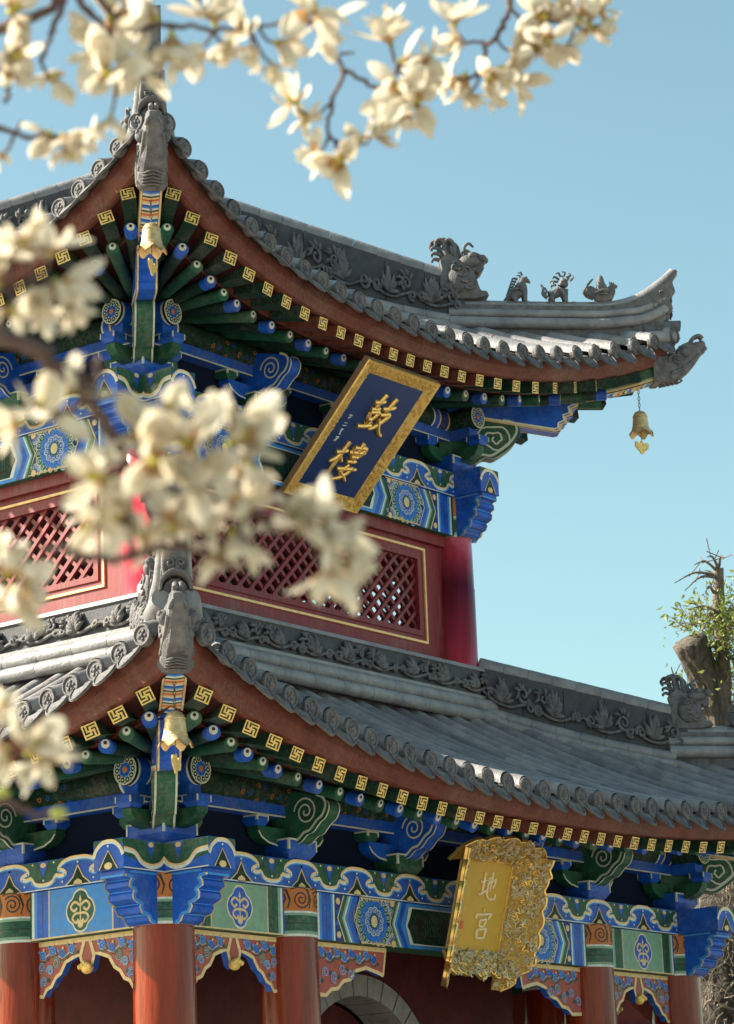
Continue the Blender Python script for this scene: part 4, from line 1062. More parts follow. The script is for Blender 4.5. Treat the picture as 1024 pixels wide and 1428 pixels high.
# ---- upper storey walls with lattice windows
def lattice(k):
    a = UP['a']; yo = a-.05
    b = MB(); z0, z1 = 5.28, 6.58; x1 = a-.10; wx0, wx1, wz0, wz1 = -1.62, 1.62, 5.60, 6.34
    for c, d in ((((-x1+wx0)/2, -yo, (z0+z1)/2), (x1+wx0, .08, z1-z0)), (((x1+wx1)/2, -yo, (z0+z1)/2), (x1-wx1, .08, z1-z0)), ((0, -yo, (z0+wz0)/2), (wx1-wx0, .08, wz0-z0)), ((0, -yo, (z1+wz1)/2), (wx1-wx0, .08, z1-wz1))):
        b.box(c, d, 'red_wall')
    b.box((0, -(a+.0), z1-.05), (2*x1-.1, .09, .1), 'red_wall')
    wl = b.build('wall_panel', tower, T0, -k*PI/2)
    w_ = MB()
    def fr(x0, x1_, za, zb, t, o, d, m):
        w_.box(((x0+x1_)/2, -o, za+t/2), (x1_-x0, d, t), m); w_.box(((x0+x1_)/2, -o, zb-t/2), (x1_-x0, d, t), m)
        w_.box((x0+t/2, -o, (za+zb)/2), (t, d, zb-za-2*t), m); w_.box((x1_-t/2, -o, (za+zb)/2), (t, d, zb-za-2*t), m)
    fr(wx0-.02, wx1+.02, wz0-.02, wz1+.02, .05, yo+.03, .05, 'red_wall')
    win = w_.build('lattice_window', tower, T0, -k*PI/2)
    g = MB(); w_ = g; fr(-1.71, 1.71, 5.515, 6.425, .022, yo+.047, .02, 'gilt'); g.build('gilt_moulding', win)
    l = MB(); sx, sz = .157, .150; W, H = wx1-wx0, wz1-wz0
    sl = sz/sx; th = math.atan2(sz, sx); bw = .034
    for s in (-1, 1):
        n = int((W+H/sl)/sx)+2
        for i in range(-n, n):
            x = wx0+i*sx
            # line z - wz0 = s*sl*(X - x)
            pts = []
            for zz in (wz0, wz1):
                X = x+s*(zz-wz0)/sl; pts.append((X, zz))
            (xa, za), (xb, zb) = pts
            if xa > xb: xa, za, xb, zb = xb, zb, xa, za
            if xb < wx0 or xa > wx1: continue
            if xa < wx0: za += (zb-za)*(wx0-xa)/(xb-xa); xa = wx0
            if xb > wx1: zb = za+(zb-za)*(wx1-xa)/(xb-xa); xb = wx1
            Ln = math.hypot(xb-xa, zb-za)
            if Ln < .03: continue
            M = Matrix.Rotation(-math.atan2(zb-za, xb-xa), 3, 'Y')
            l.box(((xa+xb)/2, -(yo+.006*s), (za+zb)/2), (Ln, .030, bw), 'red_wall', M)
    l.build('lattice', win)
for k in range(4): lattice(k)
b = MB()
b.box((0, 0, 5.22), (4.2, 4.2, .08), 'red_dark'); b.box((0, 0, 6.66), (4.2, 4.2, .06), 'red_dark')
part(b, 'upper_floor')
# ---- lower storey core: masonry wall with a stone archway on each side
def core(k):
    ci = 2.42; b = MB(); z0, z1 = -G, 3.5; cx = .12; R = .88; zc = 1.31
    th = [PI*i/24 for i in range(25)]
    f = lambda u, v, h: (u, -(ci+h), v)
    arc = [(cx+R*math.cos(t), zc+R*math.sin(t)) for t in th]
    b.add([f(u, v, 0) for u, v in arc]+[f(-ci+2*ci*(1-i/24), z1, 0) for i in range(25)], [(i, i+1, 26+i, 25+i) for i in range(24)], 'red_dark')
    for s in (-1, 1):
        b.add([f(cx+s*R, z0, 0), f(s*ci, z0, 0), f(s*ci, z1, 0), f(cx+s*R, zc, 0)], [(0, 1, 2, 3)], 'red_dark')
    w0 = b.build('inner_wall', tower, T0, -k*PI/2)
    a = MB(); R2 = R+.18
    for i in range(15):   # voussoirs
        t0, t1 = PI*i/15+.008, PI*(i+1)/15-.008
        q = [(cx+r*math.cos(t), zc+r*math.sin(t)) for r, t in ((R, t0), (R2, t0), (R2, (t0+t1)/2), (R2, t1), (R, t1), (R, (t0+t1)/2))]
        a.prism(q, f, -.34, .05, 'stone')
    for s in (-1, 1):
        for j in range(6):
            za, zb = z0+j*(zc-z0)/6+.006, z0+(j+1)*(zc-z0)/6-.006
            a.box((cx+s*(R+.09), -(ci-.145), (za+zb)/2), (.18, .39, zb-za), 'stone')
    a.build('stone_arch', w0)
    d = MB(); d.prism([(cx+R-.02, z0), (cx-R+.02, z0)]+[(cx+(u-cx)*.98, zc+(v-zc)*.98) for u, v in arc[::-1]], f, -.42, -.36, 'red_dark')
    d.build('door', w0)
for k in range(4): core(k)
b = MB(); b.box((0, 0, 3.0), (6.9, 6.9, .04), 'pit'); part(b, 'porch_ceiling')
b = MB(); b.box((0, 0, -G+.13), (8.6, 8.6, .26), 'plinth'); b.box((0, 0, -G+.04), (9.4, 9.4, .08), 'plinth'); part(b, 'stone_plinth')

# ------------------------------------------------------------------ name plaques
def calli(b, fn, strokes, c, sc, r, m, h=.0):
    for st in strokes:
        pts = cr([(c[0]+u*sc, c[1]+v*sc) for u, v in st], 5)
        n = len(pts)
        b.tube([fn(u, v, h) for u, v in pts], [r*(.75+.35*math.sin(PI*(.15+.75*i/(n-1)))+(.12 if i < 2 else 0))*(1 if i < n-1 else .5) for i in range(n)], m, 8)
GU = [[(-.32,.27),(-.16,.31),(.0,.37)], [(-.10,.52),(-.15,.33),(-.18,.12)], [(-.30,.10),(-.15,.13),(-.03,.18)], [(-.26,.03),(-.24,-.08),(-.22,-.15)], [(-.26,.03),(-.12,.06),(-.01,.08),(-.04,-.02),(-.08,-.12)], [(-.22,-.14),(-.14,-.12),(-.07,-.10)], [(-.22,-.2),(-.19,-.27)], [(-.05,-.17),(-.10,-.26)], [(-.40,-.36),(-.2,-.32),(.02,-.24)],
      [(.03,.18),(.2,.23),(.40,.31)], [(.27,.50),(.22,.34),(.19,.08)], [(.06,.04),(.2,.07),(.34,.10),(.24,-.1),(.12,-.26),(-.02,-.36)], [(.08,-.04),(.2,-.2),(.34,-.36),(.50,-.42)]]
LOU = [[(-.48,.14),(-.3,.19),(-.14,.26)], [(-.26,.46),(-.29,.2),(-.32,-.1),(-.33,-.42)], [(-.30,.14),(-.38,0),(-.50,-.12)], [(-.27,.08),(-.20,.0),(-.14,-.03)],
       [(-.02,.36),(.01,.24),(.03,.13)], [(-.02,.36),(.16,.38),(.34,.41),(.31,.28),(.28,.16)], [(-.10,.22),(.15,.26),(.42,.31)], [(.03,.13),(.16,.15),(.28,.17)], [(.19,.52),(.17,.3),(.15,-.02)], [(.0,.0),(.16,.03),(.30,.06)], [(.02,.07),(.03,.0)],
       [(.14,-.06),(.06,-.18),(.0,-.27),(.16,-.34),(.34,-.46)], [(.30,-.10),(.22,-.26),(.08,-.40),(-.1,-.48)], [(-.16,-.22),(.1,-.17),(.46,-.12)]]
DI = [[(-.44,.10),(-.28,.14),(-.12,.19)], [(-.26,.42),(-.27,.1),(-.28,-.24)], [(-.46,-.30),(-.28,-.24),(-.08,-.12)], [(-.10,.06),(.1,.14),(.32,.24),(.31,.08),(.25,-.06)], [(.13,.46),(.13,.2),(.12,-.16)], [(-.0,.30),(-.02,0),(-.02,-.26),(.08,-.38),(.26,-.40),(.42,-.36),(.43,-.2)]]
GONG = [[(-.02,.52),(.03,.42)], [(-.34,.34),(-.37,.25),(-.40,.16)], [(-.34,.30),(0,.33),(.38,.37),(.32,.26),(.26,.20)], [(-.16,.14),(-.14,.02),(-.12,-.07)], [(-.16,.14),(0,.16),(.17,.18),(.15,.06),(.13,-.04)], [(-.12,-.06),(0,-.05),(.13,-.03)], [(.0,-.06),(-.04,-.14)], [(-.22,-.16),(-.20,-.3),(-.18,-.44)], [(-.22,-.16),(0,-.14),(.24,-.12),(.22,-.28),(.19,-.42)], [(-.18,-.43),(0,-.42),(.19,-.40)]]
# upper plaque: tilted forward under the eave
bx, by, bz = .01, -2.30, 6.525 + G
dv = Vector((0, -1.0, 1.0)); Hp = dv.length; dv.normalize(); dn = Vector((0, -1, -1)).normalized()
pl = empty('name_plaque', (bx, by, bz)); tag(pl, 'large blue plaque with two gold characters in a wide gold frame under the upper eave', 'plaque', 'name plaques')
fp = lambda u, v, h: Vector((u, 0, 0))+dv*v+dn*h
b = MB(); W = 1.03; fw = .125
b.prism([(-W/2+.06, .06), (W/2-.06, .06), (W/2-.06, Hp-.06), (-W/2+.06, Hp-.06)], fp, -.05, -.022, 'plaque_blue'); b.build('board', pl)
b = MB()
o4 = [(-W/2, 0), (W/2, 0), (W/2, Hp), (-W/2, Hp)]; i4 = [(-W/2+fw, fw), (W/2-fw, fw), (W/2-fw, Hp-fw), (-W/2+fw, Hp-fw)]
def quad(a_, c_, h0, h1, m, sm=False):
    for i in range(4):
        j = (i+1) % 4; b.add([fp(*a_[i], h0), fp(*a_[j], h0), fp(*c_[j], h1), fp(*c_[i], h1)], [(0, 1, 2, 3)], m)
mid = [((p[0]*.96+q[0]*.04), p[1]*.96+q[1]*.04) for p, q in zip(o4, i4)]
quad(o4, o4, -.065, -.004, 'wood'); quad(o4, mid, -.004, .010, 'gold'); quad(mid, i4, .010, -.022, 'gold_rough')
b.add([fp(*p, -.065) for p in o4], [(0, 1, 2, 3)], 'soffit')
rg = random.Random(3)
for i in range(420):   # carved scrolls crowding the frame
    s = rg.random(); e = rg.randrange(4); t = rg.uniform(.15, .85)
    p0, p1 = o4[e], o4[(e+1) % 4]; q0, q1 = i4[e], i4[(e+1) % 4]
    a_ = ((p0[0]*(1-s)+p1[0]*s)*(1-t)+(q0[0]*(1-s)+q1[0]*s)*t, (p0[1]*(1-s)+p1[1]*s)*(1-t)+(q0[1]*(1-s)+q1[1]*s)*t)
    b.tube([fp(x, y, .010-.032*t+.002) for x, y in spiral(a_, .003, .017, 1.1, rg.uniform(0, 6), 7)], .0055, 'gold_rough', 5, False)
b.build('gold_frame', pl)
for nm, st, c in (('character', GU, (.015, Hp*.665)), ('character', LOU, (.0, Hp*.315))):
    b = MB(); calli(b, fp, st, c, .41, .0205, 'gold', -.014); b.build(nm, pl)
sm_ = [[[(-.4,.3),(.4,.34)], [(0,.5),(-.1,-.4)], [(-.3,-.1),(.3,0)]], [[(-.3,.2),(.3,.25)], [(-.4,-.3),(.4,-.2)]], [[(-.3,.3),(.3,.4)], [(-.2,0),(.2,.1)], [(0,.5),(0,-.5),(.3,-.4)]], [[(-.3,.2),(.3,.3),(0,-.2),(-.3,-.5)], [(-.1,0),(.3,-.5)]]]
for i, st in enumerate(sm_):
    b = MB(); calli(b, fp, st, (-.285, Hp*.60-.075*i), .058, .0048, 'white', -.018); b.build('small_character', pl)
# lower plaque: gold board with carved wings flaring forward
bx, by, bz = -.01, -3.90, 2.42 + G
yb = -3.82
lp = empty('name_plaque', (.0, yb, 2.43+G)); tag(lp, 'gold plaque with carved dragon frame and two gold characters, hung above the lower archway', 'plaque', 'name plaques')
dv2 = Vector((0, -.20, .725)); Hq = dv2.length; dv2.normalize(); dn2 = Vector((0, -dv2.z, dv2.y)); dn2 = Vector((0, -.725, -.20)).normalized()
fq = lambda u, v, h: Vector((-.075+u, 0, 0))+dv2*v+dn2*h
W = .64
b = MB(); b.prism([(-W/2, 0), (W/2, 0), (W/2, Hq), (-W/2, Hq)], fq, -.06, .0, 'gold_board')
for s in (-1, 1): b.prism([(s*W/2-.012, 0), (s*W/2+.012, 0), (s*W/2+.012, Hq), (s*W/2-.012, Hq)], fq, -.05, .012, 'gold_paint')
b.prism([(-W/2, Hq-.012), (W/2, Hq-.012), (W/2, Hq+.012), (-W/2, Hq+.012)], fq, -.05, .012, 'gold_paint')
b.build('board', lp)
for st, c in ((DI, (.03, Hq*.715)), (GONG, (.03, Hq*.29))):
    b = MB(); calli(b, fq, st, c, .26, .0115, 'gilt_pale', .005); b.build('character', lp)
for i in range(3):
    b = MB(); calli(b, fq, [[(-.3,.3),(.3,.4)], [(0,.5),(-.1,-.4)], [(-.3,-.2),(.3,-.1)]], (-.24, Hq*.50-.05*i), .03, .0025, 'gold', .002); b.build('small_character', lp)
b = MB(); b.flat([(-.26, Hq*.22), (-.215, Hq*.22), (-.215, Hq*.31), (-.26, Hq*.31)], fq, .003, 'orange_red'); b.build('seal', lp)
def carved(outline_fn, nu, nv, seed, amp=.03, m='gold_dark', th=.03):
    """a high relief panel: outline_fn(u, v) gives the point and its outward normal"""
    b = MB()
    def h(u, v, p):
        q = Vector((p.x*22+seed, p.y*22, p.z*22))
        n1 = noise.noise(q*.5)*6.0
        s = math.sin(n1*2.2+q.x*.35)*.5+.5
        f = abs(noise.noise(q*1.15))
        edge = min(u, 1-u, v, 1-v)*14
        return .55*amp*(.75*s+.5*(1-2*f))*min(1, max(0, edge))
    def fr(u, v):
        p, n = outline_fn(u, v); return p+n*h(u, v, p)
    def bk(u, v):
        p, n = outline_fn(u, v); return p-n*th
    b.grid(nu, nv, fr, m); b.grid(nu, nv, bk, 'gold_paint')
    for u in (0, 1):
        for i in range(nv): b.add([fr(u, i/nv), fr(u, (i+1)/nv), bk(u, (i+1)/nv), bk(u, i/nv)], [(0, 1, 2, 3)], 'gold')
    for v in (0, 1):
        for i in range(nu): b.add([fr(i/nu, v), fr((i+1)/nu, v), bk((i+1)/nu, v), bk(i/nu, v)], [(0, 1, 2, 3)], 'gold')
    n = 90; rim = []
    for i in range(n): rim.append(outline_fn(0, i/n)[0])
    return b
import functools
def coils(b, f, n, seed):
    """dragon coils, claws and cloud scrolls standing out of a panel"""
    rg = random.Random(seed)
    for i in range(n):
        u, v = rg.uniform(.08, .92), rg.uniform(.02, .98); p, nn = f(u, v)
        t1 = (f(min(1, u+.04), v)[0]-f(max(0, u-.04), v)[0]).normalized(); t2 = nn.cross(t1)
        k = rg.random(); a = rg.uniform(0, 6.3)
        if k < .45:
            R = rg.uniform(.016, .040); pl_ = spiral((0, 0), .006, R, rg.uniform(1.0, 1.5), a, 14); r0 = .0055
        elif k < .8:
            L_ = rg.uniform(.05, .12); w_ = rg.uniform(.010, .025); pl_ = [(math.cos(a)*L_*(j/12-.5)-math.sin(a)*w_*math.sin(j*.75), math.sin(a)*L_*(j/12-.5)+math.cos(a)*w_*math.sin(j*.75)) for j in range(13)]; r0 = .0075
        else:
            pl_ = []; 
            for q in range(4):
                aa = a+q*.35; b.tube([p+nn*.012, p+nn*.020+t1*(.025*math.cos(aa))+t2*(.025*math.sin(aa)), p+nn*.008+t1*(.05*math.cos(aa+.3))+t2*(.05*math.sin(aa+.3))], [.006, .0065, .002], 'silver_gold', 5)
        if pl_: b.tube([p+nn*(.014+.006*math.sin(j*.6))+t1*x+t2*y for j, (x, y) in enumerate(pl_)], lambda t: r0*(.7+.6*math.sin(PI*t)), 'silver_gold' if rg.random() < .8 else 'gold', 6)
def wing(s):
    """side wing: hinged on the board's edge, flaring forward and outward"""
    out = Vector((s*.80, 0, 0))+dn2*.62; out.normalize(); nrm = Vector((-s*.62, 0, 0))+dn2*.80; nrm.normalize()
    scal = lambda v: .285+.030*abs(math.sin(v*PI*6.5))+.035*math.sin(v*PI)-.06*max(0, v-.9)*10*0
    def fn(u, v):
        vv = -.30+v*(Hq+.38); wdt = scal(v)
        if v < .22: wdt = .05+(.22+.04*math.sin(v*40))*math.sin(PI*min(.5, v/.22*.5+.04))
        if v > .86: wdt += .03
        return fq(s*W/2, vv, .0)+out*(u*wdt), nrm
    return fn
for s in (-1, 1):
    b = carved(wing(s), 26, 84, 5+s*3, .034)
    f = wing(s)
    b.tube([f(1, i/84)[0]+f(1, 0)[1]*.004 for i in range(85)], .011, 'gold', 7)
    coils(b, f, 150, 8+s)
    b.build('carved_frame', lp)
def crest(u, v):
    top = .15+.05*math.sin(u*PI)+.03*abs(math.sin(u*PI*5))
    x = -.57+1.14*u; flare = Vector((0, 0, .65))+dn2*.76; flare.normalize(); nr = dn2*.62-Vector((0, 0, .70)); nr.normalize()
    drop = -.05*abs(2*u-1)**3
    return fq(x, Hq+drop, .02)+flare*(v*top*1.25), (dn2*.8-dv2*.6).normalized()
b = carved(crest, 70, 14, 2, .034); b.tube([crest(i/70, 1)[0] for i in range(71)], .011, 'gold', 7)
coils(b, crest, 110, 5)
b.build('carved_frame', lp)
def apron(u, v):
    x = -.42+.84*u; d = .17+.05*abs(math.sin(u*PI*3.0))+.02*math.sin(u*PI*9); fl = (-dv2*.82+dn2*.57)
    return fq(x, -.005, .01)+fl*(v*d), (dn2*.82+dv2*.57).normalized()
b = carved(apron, 60, 16, 9, .03); coils(b, apron, 110, 6); b.tube([apron(i/60, 1)[0] for i in range(61)], .010, 'gold', 7); b.build('carved_frame', lp)

# ------------------------------------------------------------------ wind bells under the corners
def bell(loc, chain, label, tilt=0.0):
    o = empty('wind_bell', loc, rad(20)); tag(o, label, 'bell', 'wind bells under the eaves corners')
    b = MB(); H = .235
    prof = [(.0, 0), (.022, -.004), (.05, -.018), (.068, -.05), (.074, -.10), (.080, -.16), (.094, -.205), (.118, -H)]
    mod = lambda a, z, r: (r*(1+.05*math.cos(6*a)*max(0, (-z-.12)/.115)), z-(.022*math.cos(6*a))*max(0, (-z-.14)/.095)**1.5)
    b.lathe(prof, 'brass', (0, 0, 0), 48, None, mod)
    b.lathe([(r*.93, z-.004) for r, z in prof[::-1]], 'brass', (0, 0, 0), 48, None, mod)
    for z, r in ((-.055, .0715), (-.165, .083)): b.lathe([(r, z), (r+.004, z-.004), (r, z-.008)], 'brass', (0, 0, 0), 40)
    b.build('bell_body', o)
    c = MB()
    n = max(2, int(chain/.032))
    for i in range(n):
        z = .012+i*chain/n; rot = (i % 2)*PI/2
        pts = [(.010*math.cos(t)*math.cos(rot), .010*math.cos(t)*math.sin(rot), z+.02*math.sin(t)+.01) for t in [2*PI*j/10 for j in range(11)]]
        c.tube(pts, .0036, 'bark', 5, False)
    c.build('chain', o)
    k = MB(); k.tube([(0, 0, -.12), (0, 0, -H-.065)], .003, 'bark', 5)
    k.ball((0, 0, -.17), .022, 'brass')
    zc = -H-.06
    half = [(0, 0), (.012, -.012), (.022, -.035), (.040, -.040), (.055, -.020), (.078, -.020), (.088, -.045), (.080, -.075), (.055, -.10), (.030, -.115), (.018, -.135), (0, -.142)]
    poly = [(u, zc+v) for u, v in half]+[(-u, zc+v) for u, v in half[::-1][1:-1]]
    al = rad(25)+tilt
    k.prism(poly, lambda u, v, h: (u*math.cos(al)-h*math.sin(al), u*math.sin(al)+h*math.cos(al), v), -.006, .006, 'gold_paint')
    k.build('clapper', o)
    return o
bell((-3.50, -3.50, 7.905+G), .24, 'gold wind bell hanging from the front corner of the upper roof', -rad(20))
bell((3.50, -3.50, 7.87+G), .20, 'gold wind bell hanging against the sky at the far end of the upper roof', -rad(60))
bell((-4.84, -4.84, 3.675+G), .24, 'gold wind bell hanging from the front corner of the lower roof', -rad(20))
bell((4.84, -4.84, 3.675+G), .24, 'wind bell hanging from the far corner of the lower roof')

# ------------------------------------------------------------------ ground
b = MB(); b.add([(-900, -900, 0), (900, -900, 0), (900, 900, 0), (-900, 900, 0)], [(0, 1, 2, 3)], 'paving')
g = b.build('ground'); g['kind'] = 'structure'

# ------------------------------------------------------------------ things located by sight line and distance
def at(px, py, dist):
    d = FWD*FPX+RGT*(px-512)+UPV*(714-py); d.normalize(); return CAM+d*(dist/d.dot(FWD))

# ---- lopped tree behind the right-hand corner
def lopped_tree():
    D = 33.0
    base = at(1012, 1428, D); base.z = 0
    t = empty('lopped_tree', base); tag(t, 'lopped old tree with sawn off trunk, green leaf sprays and dry twigs behind the tower', 'tree')
    L_ = lambda p: p-base
    fork = L_(at(1004, 1010, D))
    b = MB()
    tr = [Vector((0, 0, -.1)), L_(at(1022, 1400, D)), L_(at(1020, 1200, D)), fork]
    def rough_tube(pts, rs, m, n=40, amp=.12):
        P = [Vector(p) for p in cr([tuple(p) for p in pts], 8)]; R = cr([(r, 0) for r in rs], 8); k = len(P); V = []
        for i in range(k):
            tdir = (P[min(i+1, k-1)]-P[max(i-1, 0)]).normalized(); s = tdir.cross(Vector((0, 1, .2))).normalized(); u = s.cross(tdir)
            for j in range(n):
                a = 2*PI*j/n; d = s*math.cos(a)+u*math.sin(a)
                rr = R[i][0]*(1+.05*math.sin(9*a+3*noise.noise(P[i]*2.5))*(n > 15)+amp*noise.noise(P[i]*1.7+d*1.6)+.10*noise.noise(Vector((P[i].x*7, P[i].y*7, P[i].z*2))+d*5)+.06*noise.noise(P[i]*16+d*9)); V.append(P[i]+d*rr)
        b.add(V, [(i*n+j, i*n+(j+1) % n, (i+1)*n+(j+1) % n, (i+1)*n+j) for i in range(k-1) for j in range(n)]+[list(range((k-1)*n, k*n))], m, True)
    rough_tube(tr, (.55, .42, .36, .28), 'bark_pale')
    rough_tube([fork, L_(at(985, 950, D)), L_(at(962, 893, D-.1))], (.22, .175, .20), 'bark_pale')
    b.build('trunk', t)
    b = MB()
    rough_tube([fork, L_(at(1008, 930, D)), L_(at(1003, 850, D)), L_(at(1002, 792, D))], (.13, .085, .07, .055), 'bark', 14, .2)
    rg = random.Random(4)
    for i in range(14):   # broken spurs
        p = L_(at(1005+rg.uniform(-4, 4), rg.uniform(795, 930), D)); d = Vector((rg.uniform(-1, 1), rg.uniform(-1, 1), rg.uniform(-.2, .7)))*.12
        b.tube([p, p+d], lambda q: .03*(1-q)+.006, 'bark', 6)
    b.build('limb', t)
    for x0, y0, x1, y1 in ((1000, 803, 941, 813), (1000, 796, 968, 788), (1000, 805, 955, 824), (1003, 795, 986, 777), (1003, 790, 1009, 780), (996, 827, 984, 827), (948, 985, 936, 930), (1010, 860, 960, 850), (985, 905, 1015, 920)):
        b = MB(); p0, p1 = L_(at(x0, y0, D)), L_(at(x1, y1, D-.4)); m = (p0+p1)/2+Vector((0, 0, .08))
        b.tube(cr([tuple(p0), tuple(m), tuple(p1)], 4), lambda q: .016*(1-q)+.005, 'bark', 6)
        for q in (.4, .65):
            s = p0.lerp(p1, q)+Vector((0, 0, .05)); b.tube([s, s+Vector((rg.uniform(-.2, .2), rg.uniform(-.2, .2), rg.uniform(0, .2)))], .006, 'bark', 5)
        b.build('twig', t)
    b = MB()   # leaf sprays: many small drooping leaves on short shoots
    sprays = [(968, 855, 26), (985, 862, 30), (950, 862, 12), (1000, 875, 30), (1016, 840, 30), (1020, 880, 40), (1022, 930, 40), (962, 962, 20), (957, 978, 16), (1022, 820, 26), (1035, 860, 60), (1045, 910, 60), (1040, 960, 50), (978, 870, 22), (1015, 905, 30), (1020, 985, 26), (992, 850, 20), (1018, 860, 30), (1010, 890, 30)]
    for x, y, n in sprays:
        c = L_(at(x, y, D+rg.uniform(-.5, .3)))
        hub = c+Vector((rg.uniform(-.1, .1), rg.uniform(-.1, .1), -.12))
        for i in range(int(n*2.2)):
            d = Vector((rg.gauss(0, .15), rg.gauss(0, .15), rg.gauss(0, .11))); p = c+d
            if i % 5 == 0: b.tube([hub, p], .004, 'bark', 4)
            ln = rg.uniform(.06, .125); wd = ln*.22
            dr = Vector((rg.uniform(-1, 1), rg.uniform(-1, 1), rg.uniform(-1.1, .25))).normalized(); sd_ = dr.cross(Vector((rg.uniform(-1, 1), rg.uniform(-1, 1), 1))).normalized()
            nn = dr.cross(sd_)*.012
            b.add([p, p+dr*ln*.4+sd_*wd+nn, p+dr*ln, p+dr*ln*.4-sd_*wd+nn], [(0, 1, 2), (0, 2, 3)], 'leaf')
    b.build('crown', t)
    b = MB()   # dry climber stems clinging round the lower trunk
    rg = random.Random(9)
    for i in range(150):
        x, y = rg.uniform(965, 1040), rg.uniform(1215, 1428)
        if x < 975+ (1300-y)*.2 and y < 1300 and rg.random() < .5: continue
        p = L_(at(x, y, D-.55-rg.random()*.35)); pts = [p]
        d = Vector((rg.gauss(0, .5), rg.gauss(0, .3), rg.gauss(0, .8))).normalized()
        for k in range(6):
            d = (d+Vector((rg.gauss(0, .45), rg.gauss(0, .3), rg.gauss(0, .45)))).normalized(); p = p+d*rg.uniform(.04, .12); pts.append(p)
        b.tube(cr([tuple(q) for q in pts], 2), lambda q: (.008 if i % 5 else .015)*(1-.7*q), 'twig_pale', 5)
    b.build('dry_climber', t)
    b = MB()
    rough_tube([L_(at(1005, 1470, D-.1)), L_(at(1012, 1350, D-.1)), L_(at(1015, 1290, D-.1)), L_(at(1018, 1230, D-.1))], (.62, .55, .45, .3), 'bark_dark', 24, .3)
    b.build('stump', t)
lopped_tree()

# ---- gate building beyond the porch, seen through the right-hand bays
def gate_building():
    D = 47.0; c = at(885, 1428, D); c.z = 0
    t = empty('gate_building', c, YAW-PI/2+.15); tag(t, 'low dark red gate building with a grey stone arch, glimpsed behind the right-hand columns', 'building')
    b = MB(); b.box((0, 1.5, 2.9), (4.6, 3.0, 5.8), 'red_dark'); b.build('wall', t)
    b = MB(); R = 1.5
    for i in range(17):
        t0, t1 = PI*i/17+.006, PI*(i+1)/17-.006
        b.prism([(r*math.cos(a), 3.2+r*math.sin(a)) for r, a in ((R, t0), (R+.45, t0), (R+.45, (t0+t1)/2), (R+.45, t1), (R, t1), (R, (t0+t1)/2))], lambda u, v, h: (u, -h, v), -.1, .12, 'stone')
    for s in (-1, 1): b.box((s*(R+.22), -.01, 1.6), (.44, .25, 3.2), 'stone')
    b.build('stone_arch', t)
    b = MB(); b.prism([(-2.7, 5.75), (2.7, 5.75), (2.2, 6.3), (-2.2, 6.3)], lambda u, v, h: (u, h, v), -.5, 3.4, 'tile'); b.build('roof', t)
gate_building()

# ---- magnolia branches close to the lens
def petal_grid(b, base, axis, side, ln, wd, curl, cup, m):
    up = axis.cross(side).normalized(); side = side.normalized()
    nu, nv = 6, 4; V = []
    for i in range(nu+1):
        t = i/nu; wv = wd*(math.sin(PI*min(1, .12+.80*t**.9))**.8)*(.42+.58*min(1, t*1.7))
        if t > .97: wv *= .45
        ang = curl*t*t
        c = base+axis*(ln*t*math.cos(ang*.6))+up*(ln*t*math.sin(ang*.6))
        for j in range(nv+1):
            s = -1+2*j/nv; V.append(c+side*(s*wv)+up*(-cup*wd*(1-s*s)*(.4+.6*math.sin(PI*t))))
    f0 = [(i*(nv+1)+j, (i+1)*(nv+1)+j, (i+1)*(nv+1)+j+1, i*(nv+1)+j+1) for i in range(nu) for j in range(nv)]
    kb = 2 if random.random() < .35 else 1; b.add(V, f0[:nv*kb], 'petal_base', True); b.add(V, f0[nv*kb:], m, True)
def blossom_mesh(seed, openness):
    rg = random.Random(seed); b = MB()
    z = Vector((0, 0, 1))
    for ring, (n, op, ln, wd) in enumerate(((3, openness*.5, .058, .018), (2, openness*1.0, .070, .0215), (3, openness*1.35, .078, .0215))):
        for i in range(n):
            a = 2*PI*i/n+ring*1.05+rg.uniform(-.2, .2); tl = op+rg.uniform(-.18, .18)
            out = Vector((math.cos(a), math.sin(a), 0)); axis = (z*math.cos(tl)+out*math.sin(tl)).normalized(); side = z.cross(out)
            l_ = ln*rg.uniform(.88, 1.1)
            petal_grid(b, out*.005+z*.004*ring, axis, side, l_, wd*rg.uniform(.9, 1.12), rg.uniform(-.7, .55), rg.uniform(.25, .5), 'petal')
    b.ball((0, 0, .012), .0085, 'stamen', sc=(1, 1, 1.7), n=8, k=6)
    for i in range(14):
        a = i*2.4; b.tube([(0, 0, .006), (.010*math.cos(a), .010*math.sin(a), .012+.006*rg.random())], .0016, 'stamen', 4)
    b.lathe([(.004, -.010), (.007, -.004), (.006, .004)], 'bud', n=8)
    return b.mesh('blossom')
BL = [blossom_mesh(s, o_) for s, o_ in ((1, .75), (2, 1.0), (3, 1.25), (4, .9), (5, 1.45), (6, .55), (7, 1.1), (8, .35))]
FR = random.Random(21)
